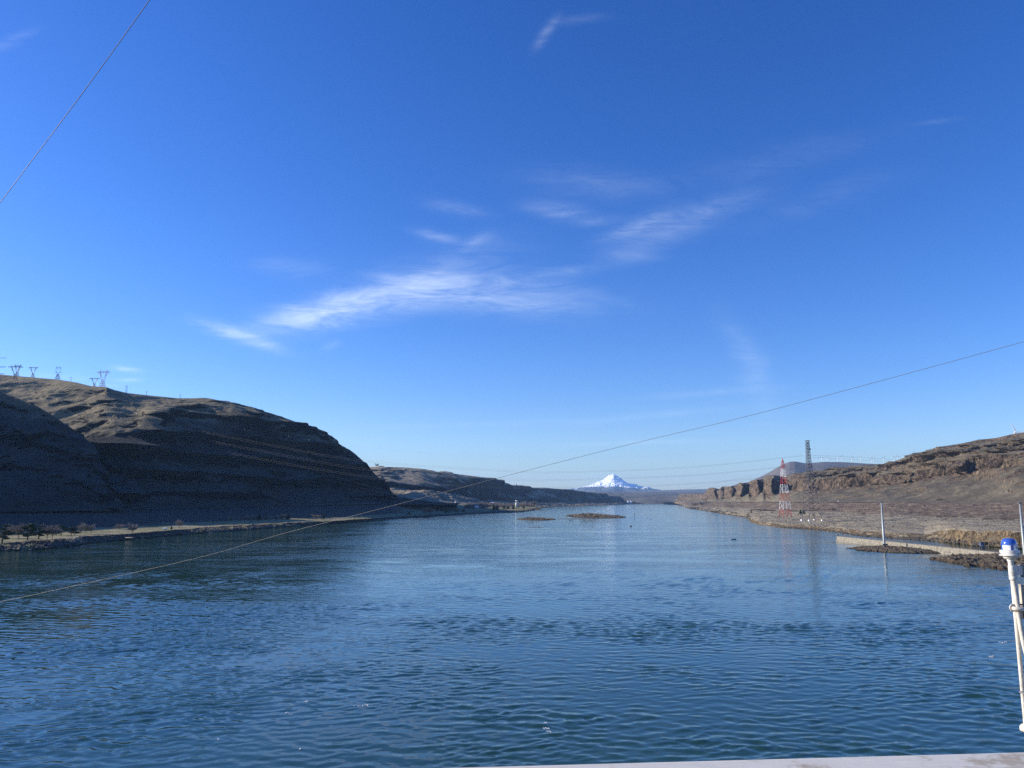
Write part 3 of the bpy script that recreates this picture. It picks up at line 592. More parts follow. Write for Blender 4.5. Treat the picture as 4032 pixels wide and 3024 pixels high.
M['palegreen'] = plain('pale_green_paint', (0.45, 0.52, 0.46), 0.5)
M['rock'] = plain('dark_shore_rock', (0.075, 0.065, 0.055), 0.95, var=0.45, scale=0.3)
M['prock'] = plain('pale_bleached_rock', (0.13, 0.125, 0.115), 0.95, var=0.4, scale=0.3)
M['ball'] = plain('white_marker_ball', (0.75, 0.72, 0.68), 0.5)
M['asphalt'] = plain('road_asphalt', (0.06, 0.06, 0.06), 0.9)

def crom(pts, n):
    p = [np.array(q, float) for q in pts]; p = [2 * p[0] - p[1]] + p + [2 * p[-1] - p[-2]]; r = []
    for k in range(1, len(p) - 2):
        for j in range(n):
            t = j / n; a, b, c, d = p[k - 1], p[k], p[k + 1], p[k + 2]
            r.append(0.5 * ((2 * b) + (-a + c) * t + (2 * a - 5 * b + 4 * c - d) * t * t + (-a + 3 * b - 3 * c + d) * t ** 3))
    r.append(p[-2]); return r
def wire(label, pts, r, mat, name='power_cable', cat='cable', group=None):
    w_ = [P(*q) for q in pts]; pp = crom(w_, 14); c0 = Vector(pp[0])
    o = MB().path([Vector(p) - c0 for p in pp], r, 6).build(name, mat, None, True); o.location = c0
    return tag(o, label, cat, group)

# ------------------------------------------------------------------ overhead cables
wire('thin dark cable slanting across the upper left corner of the sky', [(-150, 985, 34), (0, 798, 32), (150, 600, 30), (273, 437, 28.5), (437, 213, 27), (589, 0, 25.5), (700, -160, 24.5)], 0.013, M['black'])
wire('long thick cable rising from lower left across the river to the right edge', [(-300, 2432, 72), (0, 2370, 68), (400, 2283, 63), (800, 2191, 59), (1119, 2100, 56), (1500, 2003, 52), (2000, 1872, 48), (2478, 1750, 45), (3008, 1622, 41), (4032, 1345, 35), (4500, 1205, 32)], 0.0105, M['wire'])
wire('faint thin cable low over the water at the left edge, upper of two', [(-300, 2520, 100), (54, 2497, 105), (500, 2463, 112), (760, 2427, 118), (1000, 2400, 124)], 0.022, M['wire'], group='faint cables low over the water')
wire('faint thin cable low over the water at the left edge, lower of two', [(-300, 2545, 98), (0, 2522, 102), (350, 2494, 108), (620, 2474, 114), (820, 2462, 120)], 0.015, M['wire'], group='faint cables low over the water')
gA = 'conductors spanning the river to the tall grey tower'
for k, (nm, pts) in enumerate([
    ('uppermost', [(70, 1462, 2350), (260, 1540, 2150), (441, 1617, 1990), (700, 1679, 1830), (1050, 1750, 1690), (1440, 1816, 1560), (2000, 1855, 1450), (2230, 1859, 1410), (2700, 1841, 1360), (3163, 1794, 1325)]),
    ('middle', [(60, 1480, 2350), (250, 1565, 2130), (430, 1634, 1980), (700, 1708, 1810), (1050, 1780, 1670), (1455, 1849, 1545), (2000, 1887, 1430), (2200, 1890, 1410), (2700, 1873, 1360), (3160, 1832, 1325)]),
    ('lowest', [(50, 1500, 2350), (240, 1600, 2100), (460, 1675, 1940), (700, 1737, 1800), (1050, 1812, 1660), (1470, 1881, 1530), (1850, 1914, 1440), (2200, 1922, 1400), (2700, 1906, 1350), (3160, 1866, 1325)])]):
    for s_, dy in (('upper', -3), ('lower', 3)):
        wire('%s strand of the %s conductor pair spanning the river to the grey tower' % (s_, nm), [(a, b + dy * (1 - 0.7 * abs((i - 5) / 5.0) if i > 5 else 1), c) for i, (a, b, c) in enumerate(pts)], 0.08, M['farwire'], 'conductor', 'cable', gA)
gB = 'conductors from the hilltop towers down to the red and white tower'
for nm, pts in (('uppermost', [(432, 1478, 2080), (524, 1540, 2020), (620, 1590, 1960), (740, 1650, 1900), (900, 1730, 1840), (1100, 1810, 1790), (1500, 1925, 1720), (1800, 1968, 1690), (2150, 1985, 1670), (2500, 1962, 1660), (2700, 1926, 1655), (3078, 1850, 1650)]),
    ('middle', [(420, 1478, 2080), (524, 1562, 2010), (620, 1622, 1950), (740, 1692, 1890), (900, 1768, 1830), (1100, 1842, 1780), (1500, 1938, 1710), (1800, 1976, 1690), (2150, 1990, 1670), (2500, 1972, 1660), (2700, 1940, 1655), (3078, 1864, 1650)]),
    ('lowest', [(400, 1478, 2080), (524, 1580, 2000), (620, 1644, 1940), (740, 1712, 1880), (900, 1790, 1820), (1100, 1866, 1775), (1500, 1950, 1705), (1800, 1984, 1690), (2150, 1996, 1670), (2500, 1982, 1660), (2700, 1956, 1655), (3078, 1880, 1650)])):
    wire('%s of three conductors dropping steeply from the hilltop towers to the red tower' % nm, pts, 0.085, M['farwire'], 'conductor', 'cable', gB)
for nm, pts in (('upper', [(3190, 1792, 1325), (3300, 1797, 1500), (3420, 1803, 1800), (3560, 1812, 2400)]), ('lower', [(3190, 1800, 1325), (3300, 1806, 1500), (3420, 1813, 1800), (3545, 1822, 2400)])):
    wire('%s conductor running right from the grey tower past the wind turbines' % nm, pts, 0.14, M['farwire'], 'conductor', 'cable', 'conductors right of the grey tower')
balls = [(441, 1559), (725, 1640), (963, 1690), (1137, 1718), (1217, 1732), (1390, 1755), (1487, 1766), (1652, 1780), (1755, 1787), (1928, 1796), (2044, 1799), (2220, 1803), (2348, 1800), (2524, 1798), (2668, 1789), (2835, 1780), (3002, 1764)]
bD = lambda p: 2150 - (p - 230) * (825 / 2940.0)
wire('very thin top wire across the river threaded with marker balls', [(230, 1485, 2150)] + [(a, b, bD(a)) for a, b in balls] + [(3178, 1748, 1325)], 0.022, M['farwire'], 'shield_wire', 'cable')
ordw = ['first', 'second', 'third', 'fourth', 'fifth', 'sixth', 'seventh', 'eighth', 'ninth', 'tenth', 'eleventh', 'twelfth', 'thirteenth', 'fourteenth', 'fifteenth', 'sixteenth', 'seventeenth', 'eighteenth', 'nineteenth', 'twentieth', 'twenty-first', 'twenty-second', 'twenty-third', 'twenty-fourth', 'twenty-fifth', 'twenty-sixth']
bme = mesh('marker_ball', *(lambda b: (b.v, b.f))(MB().lathe([(0.02, -1.0), (0.6, -0.8), (0.95, -0.3), (0.95, 0.3), (0.6, 0.8), (0.02, 1.0)], n=10)), True)
for k, (a, b) in enumerate(balls):
    o = link('marker_ball', bme, None, M['ball']); o.location = P(a, b, bD(a)); o.scale = (0.75,) * 3
    tag(o, 'small round aircraft marker ball on the top wire, %s from the left' % ordw[k], 'marker ball', 'marker balls on the top wire')

# ------------------------------------------------------------------ lattice towers on the right bank
def lattice(mb, z0, z1, hw, r, rb, panels, x_only=False, leg=True, ring=True):
    """square lattice between z0 and z1; hw(z) gives the half width"""
    zz = [z0 + (z1 - z0) * k / panels for k in range(panels + 1)]; cs = [(-1, -1), (1, -1), (1, 1), (-1, 1)]
    for a, b in zip(zz[:-1], zz[1:]):
        ha, hb = hw(a), hw(b)
        for k in range(4):
            c, d = cs[k], cs[(k + 1) % 4]
            if leg: mb.tube((c[0] * ha, c[1] * ha, a), (c[0] * hb, c[1] * hb, b), r, n=4, cap=False)
            mb.tube((c[0] * ha, c[1] * ha, a), (d[0] * hb, d[1] * hb, b), rb, n=4, cap=False)
            mb.tube((d[0] * ha, d[1] * ha, a), (c[0] * hb, c[1] * hb, b), rb, n=4, cap=False)
            if ring: mb.tube((c[0] * hb, c[1] * hb, b), (d[0] * hb, d[1] * hb, b), rb, n=4, cap=False)
def prof(pts): return lambda z: float(np.interp(z, [p[0] for p in pts], [p[1] for p in pts]))
# red and white tower
Dr = 1640.0; base = P(3093, 2036, Dr); s = mpp(Dr) / 1.0
rw = empty('red_white_tower', base, R(9)); tag(rw, 'tall red and white banded steel lattice tower standing near the shore', 'lattice tower')
yb = [2036, 2008, 1975, 1945, 1912, 1883, 1851, 1824]
zb_ = [(2036 - y) * s * 1.01 for y in yb]; top_z = zb_[-1]
hw = prof([(0, 9.4), (zb_[2], 7.3), (zb_[4], 5.2), (zb_[6], 3.1), (top_z, 1.9)])
for k in range(7):
    mb = MB(); redb = k % 2 == 0
    if k == 0:
        for c in ((-1, -1), (1, -1), (1, 1), (-1, 1)):
            mb.tube((c[0] * hw(0), c[1] * hw(0), 0), (c[0] * hw(zb_[1]), c[1] * hw(zb_[1]), zb_[1]), 0.42, n=4)
            for dx, dy in ((-c[0], 0), (0, -c[1])): mb.tube((c[0] * hw(0), c[1] * hw(0), 1), (c[0] * hw(zb_[1]) + dx * hw(zb_[1]), c[1] * hw(zb_[1]) + dy * hw(zb_[1]), zb_[1]), 0.3, n=4)
        for a, b in (((-1, -1), (1, -1)), ((1, -1), (1, 1)), ((1, 1), (-1, 1)), ((-1, 1), (-1, -1))): mb.tube((a[0] * hw(zb_[1]), a[1] * hw(zb_[1]), zb_[1] - .4), (b[0] * hw(zb_[1]), b[1] * hw(zb_[1]), zb_[1] - .4), 0.4, n=4)
    else: lattice(mb, zb_[k], zb_[k + 1] - 0.05, hw, 0.40 if k < 5 else 0.34, 0.19, 2 if k > 4 else 1 if k in (1, 3) else 1)
    mb.build('red_section' if redb else 'white_section', M['red'] if redb else M['white'], rw)
MB().lathe([(1.7, 0), (1.9, 2.2), (1.5, 3.2), (1.0, 5.0), (0.4, 7.0), (0.1, 8)], (0, 0, top_z), 8).build('top_beacon_cage', M['red'], rw)
for z, sx in ((zb_[5] + 1, 1), (zb_[3] + 2, 1)):
    MB().box((hw(z) + 1.2, 0, z), (2.4, 2.0, 2.0)).build('warning_light', M['white'], rw)
for c in ((-1, -1), (1, -1), (1, 1), (-1, 1)): MB().lathe([(1.2, -2.5), (1.2, 0.4), (0.9, 0.7)], (c[0] * 9.5, c[1] * 9.5, 0), 8).build('footing', M['concrete'], rw)
# grey tower
Dg = 1325.0; base = P(3197, 2049, Dg); s = mpp(Dg)
gt = empty('grey_lattice_tower', base, R(9)); tag(gt, 'tallest dark grey steel lattice tower standing on four white footings', 'lattice tower')
Z = lambda y: (2049 - y) * s * 1.01
hw = prof([(0, 11.6), (Z(2010), 10.0), (Z(1960), 8.3), (Z(1900), 5.4), (Z(1850), 3.6), (Z(1800), 2.6), (Z(1752), 2.1)])
mb = MB()
for c in ((-1, -1), (1, -1), (1, 1), (-1, 1)):
    mb.tube((c[0] * 11.6, c[1] * 11.6, 0), (c[0] * hw(Z(2005)), c[1] * hw(Z(2005)), Z(2005)), 0.5, n=4)
    for dx, dy in ((-c[0], 0), (0, -c[1])): mb.tube((c[0] * hw(Z(2030)), c[1] * hw(Z(2030)), Z(2030)), (c[0] * hw(Z(2005)) + dx * 7, c[1] * hw(Z(2005)) + dy * 7, Z(2005)), 0.3, n=4)
for a, b in (((-1, -1), (1, -1)), ((1, -1), (1, 1)), ((1, 1), (-1, 1)), ((-1, 1), (-1, -1))): mb.tube((a[0] * hw(Z(2005)), a[1] * hw(Z(2005)), Z(2005)), (b[0] * hw(Z(2005)), b[1] * hw(Z(2005)), Z(2005)), 0.42, n=4)
mb.build('leg_section', M['dsteel'], gt)
mb = MB(); lattice(mb, Z(2005) + .1, Z(1903), hw, 0.42, 0.2, 5); mb.build('lower_section', M['dsteel'], gt)
mb = MB(); lattice(mb, Z(1903) + .1, Z(1848), hw, 0.42, 0.2, 4); mb.build('middle_section', M['dsteel'], gt)
mb = MB(); lattice(mb, Z(1848) + .1, Z(1752), hw, 0.42, 0.22, 8); mb.build('upper_section', M['dsteel'], gt)
mb = MB(); mb.box((0, 0, Z(1751)), (5.2, 5.2, 0.6)); mb.box((0, 0, Z(1743)), (7.4, 6.0, 0.7))
for a in range(8): an = a * math.pi / 4; mb.tube((2.3 * math.cos(an), 2.3 * math.sin(an), Z(1751)), (3.3 * math.cos(an), 3.0 * math.sin(an), Z(1743)), 0.28, n=4)
mb.build('top_platform', M['dsteel'], gt)
for z in (Z(1776), Z(1843)): MB().box((hw(z) + 1.6, 0, z), (2.2, 1.8, 2.4)).build('side_light', M['dsteel'], gt)
for c in ((-1, -1), (1, -1), (1, 1), (-1, 1)): MB().box((c[0] * 11.8, c[1] * 11.8, 0.2), (2.8, 2.8, 2.6)).build('footing', M['white'], gt)

# ------------------------------------------------------------------ towers on the left hill
def vtower(px, ytop, ybase, wpx, D, mat, label, rz=0.0, group='lattice towers on the left hilltop'):
    ybase += 3; s = mpp(D); H = (ybase - ytop) * s; Wd = wpx * s / 2
    b = P(px, ybase, D); t_ = empty('hilltop_lattice_tower', b, rz); tag(t_, label, 'lattice tower', group)
    q = 0.38 * min(1.0, H / 40); mb = MB(); bw = 0.13 * H; ww = 0.05 * H
    mb1 = MB(); lattice(mb1, 0, 0.36 * H, prof([(0, bw), (0.36 * H, ww)]), q, q * 0.6, 3); mb1.build('tower_body', mat, t_)
    mb2 = MB()
    for sx in (-1, 1):
        for o_ in (-0.4, 1.2):
            for yy_ in (-ww, ww): mb2.tube((sx * (ww - 0.6 * o_), yy_, 0.36 * H), (sx * (0.52 * Wd + o_ * 1.3), yy_ * 0.6, 0.86 * H), q, n=4)
        for j in range(6):
            f0 = j / 6; f1 = (j + 1) / 6; xa = lambda f, o_: sx * ((ww - .6 * o_) * (1 - f) + (0.52 * Wd + o_ * 1.3) * f)
            mb2.tube((xa(f0, -0.4), -ww, (0.36 + 0.5 * f0) * H), (xa(f1, 1.2), -ww, (0.36 + 0.5 * f1) * H), q * .6, n=4)
        mb2.tube((sx * 0.52 * Wd, 0, 0.86 * H), (sx * 0.55 * Wd, 0, H), q, n=4); mb2.tube((sx * 0.66 * Wd, 0, 0.86 * H), (sx * 0.55 * Wd, 0, H), q * .8, n=4)
    mb2.build('v_arm', mat, t_)
    mb3 = MB()
    for yy_ in (-0.6, 0.6):
        mb3.tube((-Wd, yy_, 0.84 * H), (Wd, yy_, 0.84 * H), q, n=4); mb3.tube((-0.7 * Wd, yy_, 0.89 * H), (0.7 * Wd, yy_, 0.89 * H), q, n=4)
        for sx in (-1, 1): mb3.tube((sx * Wd, yy_, 0.84 * H), (sx * 0.7 * Wd, yy_, 0.89 * H), q, n=4)
    for j in range(10): mb3.tube((-0.7 * Wd + 0.14 * Wd * j, -0.6, (0.84 if j % 2 else 0.89) * H), (-0.7 * Wd + 0.14 * Wd * (j + 1), -0.6, (0.89 if j % 2 else 0.84) * H), q * .6, n=4)
    mb3.build('crossarm', mat, t_)
    for x in (-0.92, 0.0, 0.92): MB().tube((x * Wd, 0, 0.84 * H), (x * Wd * 0.96, 0, 0.75 * H), 0.22, n=5).build('insulator', M['dsteel'], t_)
    return t_
vtower(57, 1435, 1492, 56, 2400, M['dsteel'], 'dark V shaped lattice tower, nearer of the overlapping pair at the hilltop left', R(10))
vtower(66, 1432, 1482, 36, 2700, M['steel'], 'pale V shaped lattice tower behind the overlapping pair at the hilltop left', R(-5))
vtower(128, 1440, 1484, 39, 2650, M['steel'], 'slim grey V shaped lattice tower between the tower pair and the cat head tower', R(5))
vtower(370, 1484, 1522, 40, 2300, M['steel'], 'short grey V shaped lattice tower just left of the red and white one', R(8))
vtower(403, 1453, 1524, 58, 2190, M['pink'], 'faded red and white V shaped lattice tower on the hill shoulder', R(-12))
# cat head tower
D = 2650; s = mpp(D); b = P(226, 1497, D); t_ = empty('cat_head_tower', b); tag(t_, 'dark tower with squared heart shaped head above a narrow waist on the hill', 'lattice tower', 'lattice towers on the left hilltop')
H = 54 * s; mb = MB(); lattice(mb, 0, 24 * s, prof([(0, 8 * s), (24 * s, 2.4 * s)]), 0.4, 0.26, 3); mb.build('tower_body', M['dsteel'], t_)
mb = MB()
for sx in (-1, 1): mb.path([(sx * 2.4 * s, 0, 24 * s), (sx * 4 * s, 0, 30 * s), (sx * 9 * s, 0, 39 * s), (sx * 9.5 * s, 0, 53 * s)], 0.6, 4); mb.tube((sx * 3 * s, 0, 30 * s), (sx * 14 * s, 0, 33 * s), 0.45, n=4); mb.tube((sx * 14 * s, 0, 33 * s), (sx * 14 * s, 0, 26 * s), 0.25, n=4)
mb.tube((-9.8 * s, 0, 50 * s), (9.8 * s, 0, 50 * s), 0.5, n=4); mb.tube((-9.8 * s, 0, 53 * s), (9.8 * s, 0, 53 * s), 0.4, n=4); mb.tube((-6 * s, 0, 50 * s), (0, 0, 42 * s), 0.3, n=4); mb.tube((6 * s, 0, 50 * s), (0, 0, 42 * s), 0.3, n=4)
mb.build('tower_head', M['dsteel'], t_)
# tower cut by the left edge: three arms
D = 2300; s = mpp(D); b = P(-34, 1500, D); t_ = empty('three_arm_tower', b); tag(t_, 'tall tower cut by the left edge, only its three arm tips showing', 'lattice tower', 'lattice towers on the left hilltop')
mb = MB(); lattice(mb, 0, 96 * s, prof([(0, 9 * s), (96 * s, 3 * s)]), 0.45, 0.28, 9); mb.build('tower_body', M['steel'], t_)
for y_, rch in ((1407, 50), (1443, 52), (1471, 48)):
    mb = MB(); zz = (1500 - y_) * s
    for sx in (-1, 1):
        mb.tube((0, 0, zz + 2), (sx * rch * s, 0, zz), 0.7, 0.5, n=5); mb.tube((0, 0, zz - 5), (sx * rch * s, 0, zz - 0.6), 0.4, n=4)
    mb.build('crossarm', M['white'] if y_ == 1407 else M['steel'], t_)
for px_, y0, y1, n_, gp, dd, lb in ((277, 1483, 1518, 2, 5, 2360, 'tall two pole wooden frame between the cat head tower and the red and white tower'), (497, 1517, 1547, 3, 3.2, 2230, 'three pole wooden frame on the ridge right of the red and white tower'), (576, 1539, 1557, 2, 2.4, 2310, 'small distant pole frame on the ridge before the flat hilltop'), (709, 1552, 1569, 2, 3, 2410, 'rightmost small pole frame on the lit flat hilltop')):
    s = mpp(dd); b = P(px_, y1, dd); e_ = empty('pole_frame', b); tag(e_, lb, 'utility poles', 'wooden pole frames along the left ridge')
    for j in range(n_): MB().tube((((j - (n_ - 1) / 2) * gp) * s, 0, -2), (((j - (n_ - 1) / 2) * gp) * s, 0, (y1 - y0) * s), 0.35, 0.28, n=6).build('pole', M['wood'], e_)
    MB().box((0, -0.35, (y1 - y0 - 2.5) * s), (gp * n_ * s + 2, 0.3, 0.4)).build('crossbar', M['wood'], e_)

# ------------------------------------------------------------------ wind turbines
def blade_mesh():
    mb = MB(); v = []; L = 40
    for z, c, th in ((1.2, 3.4, 2.2), (4, 4.6, 1.8), (9, 6.4, 1.4), (20, 5.6, 1.1), (32, 4.2, 0.8), (40, 2.0, 0.4)):
        v += [(-0.3 * c, 0, z), (0, -th / 2, z), (0.7 * c, 0, z), (0, th / 2, z)]
    f = [(4 * k + j, 4 * k + (j + 1) % 4, 4 * k + 4 + (j + 1) % 4, 4 * k + 4 + j) for k in range(5) for j in range(4)] + [(0, 1, 2, 3), (23, 22, 21, 20)]
    mb.add(v, f); return mesh('blade', mb.v, mb.f)
bl_me = blade_mesh(); tw_me = None
M['turb'] = plain('white_turbine_paint', (0.85, 0.85, 0.84), 0.4, var=0.03)
def make_turbine(loc, rz, scl, a0, H=80.0):
    t_ = empty('wind_turbine', loc, rz, scl)
    MB().lathe([(4.2, -6), (3.9, 10), (3.2, H * 0.6), (2.7, H - 1.5)], n=12).build('tower', M['turb'], t_, True)
    MB().box((0, 2.0, H), (3.2, 9, 3.4)).build('nacelle', M['turb'], t_)
    hub = MB().lathe([(0.4, -4.6), (1.3, -4.0), (1.8, -2.8), (1.8, -2.5)], (0, 0, 0), 12, 'y').build('rotor_hub', M['turb'], t_, True); hub.location = (0, 0, H)
    hub.rotation_euler = (0, a0, 0)
    for k in range(3):
        b = link('blade', bl_me, hub, M['turb']); b.location = (0, -3.4, 0); b.rotation_euler = (0, k * 2 * math.pi / 3, 0)
    return t_
turb = [(3235, 1798, 1.0, 8), (3256, 1798, 1.0, 20), (3274, 1811, .45, 0), (3298, 1797, 1.0, 50), (3315, 1796, 1.0, 25), (3354, 1800, 1.0, 95), (3388, 1799, 1.0, 48), (3431, 1806, .9, 0), (3440, 1801, 1.0, 0), (3480, 1802, 1.0, 30), (3493, 1812, .6, 10), (3520, 1800, 1.1, 80), (3533, 1796, 1.15, 100), (3557, 1794, .7, 60),
        (3566, 1796, .7, 10), (3585, 1788, 1.0, 85), (3598, 1782, 1.0, 95), (3657, 1776, .9, 50), (3668, 1771, 1.0, 85), (3694, 1770, 1.0, 0)]
tu0 = None
where = lambda p: 'on the high rounded hill' if p < 3500 else 'rising behind the near ridge'
for k, (a, b, sc_, an) in enumerate(turb):
    hgt = 80 * mpp(12700) ** -1 * 0 + 19.1
    D = 12600 if a < 3505 else 9000; s1 = sc_ * (1.0 if a < 3505 else 0.95 * 9000 / 12600)
    loc = P(a, b, D) - np.array([0, 0, 80 * s1])
    t_ = make_turbine(loc, R(random.uniform(-18, 18)), (s1, s1, s1), R(an)) if tu0 is None else recopy(tu0, loc, R(random.uniform(-18, 18)), (s1, s1, s1))
    if tu0 is None: tu0 = t_
    else:
        for ch in t_.children:
            if ch.name.startswith('rotor_hub'): ch.rotation_euler = (0, R(an), 0)
    desc = 'small distant' if sc_ < 0.75 else 'white'
    tag(t_, '%s wind turbine %s, %s from the left' % (desc, where(a), ordw[k]), 'wind turbine', 'wind farm along the skyline')
big = make_turbine(P(3998, 1700, 3750) - np.array([0, 0, 80]), R(-20), (1, 1, 1), R(-24)); tag(big, 'largest wind turbine, only its rotor showing above the right cliff edge', 'wind turbine')

# ------------------------------------------------------------------ trees
def rot_to(d): return Vector(d).to_track_quat('Z', 'Y').to_matrix()
def sliver(v, f, p, d, L, wd, rnd):
    d = d.normalized(); e = d.cross(Vector((rnd.uniform(-1, 1), rnd.uniform(-1, 1), rnd.uniform(-1, 1)))).normalized() * wd
    o = len(v); q = p + d * L; v += [tuple(p - e), tuple(p + e), tuple(q)]; f.append((o, o + 1, o + 2))
def bare_tree(name, seed, n=1300, tw=0.012, squat=1.0):
    """unit-high leafless tree: trunk with limbs, crown of fine twigs"""
    rnd = random.Random(seed); tr = MB(); th = rnd.uniform(0.16, 0.26)
    tr.tube((0, 0, -0.06), (0.01, 0, th), 0.022, 0.016, n=6)
    tips = []
    for k in range(8):
        a = k * 2.4 + rnd.uniform(-.4, .4); sp = rnd.uniform(0.15, 0.42) * squat; z1 = rnd.uniform(0.5, 0.9)
        mid = Vector((math.cos(a) * sp * 0.45, math.sin(a) * sp * 0.45, th + (z1 - th) * 0.5)); end = Vector((math.cos(a) * sp, math.sin(a) * sp, z1))
        tr.path([(0.01, 0, th - 0.02), mid, end], [0.013, 0.008, 0.003], 4); tips += [mid, mid.lerp(end, 0.5), end]
    v, f = [], []
    for k in range(n):
        c = rnd.choice(tips); p = c + Vector((rnd.gauss(0, .085), rnd.gauss(0, .085), rnd.gauss(0, .075)))
        d = (p - Vector((0, 0, th))).normalized() + Vector((rnd.uniform(-.6, .6), rnd.uniform(-.6, .6), rnd.uniform(-.2, .7)))
        sliver(v, f, p, d, rnd.uniform(0.06, 0.15), tw, rnd)
    return mesh(name + '_trunk', tr.v, tr.f, True), mesh(name + '_crown', v, f)
def pine_tree(name, seed, narrow=False, n=2200):
    rnd = random.Random(seed); tr = MB(); tr.path([(0, 0, -0.05), (0.01, 0.01, 0.3), (0, 0, 0.9)], [0.028, 0.02, 0.006], 6)
    v, f = [], []; lobes = []
    if narrow:
        for k in range(26):
            z = 0.14 + 0.82 * k / 26; r = (1 - z) * 0.26 + 0.02; a = k * 2.4; lobes.append((Vector((math.cos(a) * r * .6, math.sin(a) * r * .6, z)), r * 0.75, 0.05))
    else:
        for k in range(15):
            a = k * 2.4; z = rnd.uniform(0.22, 0.9); r = (0.36 if z < 0.7 else 0.2) * rnd.uniform(0.35, 1); lobes.append((Vector((math.cos(a) * r, math.sin(a) * r, z)), rnd.uniform(.11, .19), rnd.uniform(.05, .085)))
            tr.tube((0, 0, z - 0.12), (math.cos(a) * r, math.sin(a) * r, z - 0.02), 0.01, 0.004, n=4)
    for k in range(n):
        c, r, h = rnd.choice(lobes); d = Vector((rnd.gauss(0, 1), rnd.gauss(0, 1), rnd.gauss(0, 1))).normalized(); p = c + Vector((d.x * r, d.y * r, d.z * h)) * rnd.uniform(.5, 1)
        e = Vector((rnd.gauss(0, 1), rnd.gauss(0, 1), rnd.gauss(0, .5))).normalized(); g = e.cross(d + Vector((0.01, 0, 0))).normalized(); q = rnd.uniform(.018, .036)
        o = len(v); v += [tuple(p + e * q), tuple(p + g * q), tuple(p - e * q), tuple(p - g * q)]; f.append((o, o + 1, o + 2, o + 3))
    return mesh(name + '_trunk', tr.v, tr.f, True), mesh(name + '_crown', v, f)
def bush(name, seed, n=420):
    rnd = random.Random(seed); v, f = [], []
    for k in range(n):
        a = rnd.uniform(0, 2 * math.pi); r = 0.5 * math.sqrt(rnd.random()); p = Vector((math.cos(a) * r, math.sin(a) * r, rnd.uniform(0, 0.75) * (1 - 1.6 * r * r)))
        sliver(v, f, p, Vector((math.cos(a) * r * 1.5, math.sin(a) * r * 1.5, 0.6)) + Vector((rnd.uniform(-.4, .4), rnd.uniform(-.4, .4), rnd.uniform(-.1, .3))), rnd.uniform(.12, .3), 0.018, rnd)
    return mesh(name, v, f)
TR = {'B': [bare_tree('bare', 1), bare_tree('bare', 2), bare_tree('bare', 3), bare_tree('bare', 4)], 'E': [pine_tree('pine', 5), pine_tree('pine', 6), pine_tree('pine', 7)], 'C': [pine_tree('conifer', 8, True), pine_tree('conifer', 9, True)]}
BU = [bush('brush', 1), bush('brush', 2), bush('brush', 3)]
for q in TR['E'] + TR['C']: pass
_cp = {}
def with_mat(me, mat):
    k = (me.name, mat.name)
    if k not in _cp:
        c = me.copy() if me.users else me; c.materials.clear(); c.materials.append(mat); _cp[k] = c
    return _cp[k]
def tree(px, yb_, yt, wpx, kind, label, D=None, z=None, crown=None, group=None, rz=None):
    if D is None: D = float(G(px, yb_, z if z is not None else 7.0))
    s = mpp(D); h = (yb_ - yt) * s; w_ = wpx * s
    tm, cm = TR[kind][int(px) % len(TR[kind])]
    nm, cat = {'B': ('bare_tree', 'tree'), 'E': ('pine_tree', 'tree'), 'C': ('conifer_tree', 'tree')}[kind]
    natw = {'B': 0.82, 'E': 0.60, 'C': 0.45}[kind]; h *= 1.15
    e_ = empty(nm, P(px, yb_, D), (px * 1.7) % 6.28 if rz is None else rz, (w_ / natw, w_ / natw, h)); tag(e_, label, cat, group)
    link('trunk', with_mat(tm, M['bark']), e_); link('crown', with_mat(cm, crown or (M['twig'] if kind == 'B' else M['pine'])), e_)
    return e_
def shrub(px, yb_, yt, wpx, label, D, mat=None, name='shrub', group=None):
    s = mpp(D); o = link(name, with_mat(BU[int(px) % 3], mat or M['bush'])); o.location = P(px, yb_, D); o.location.z -= 0.1; o.scale = (wpx * s, wpx * s, (yb_ - yt) * s * 1.0); o.rotation_euler = (0, 0, px % 6)
    return tag(o, label, 'shrub', group)
TW, TG = M['twig'], M['twigg']
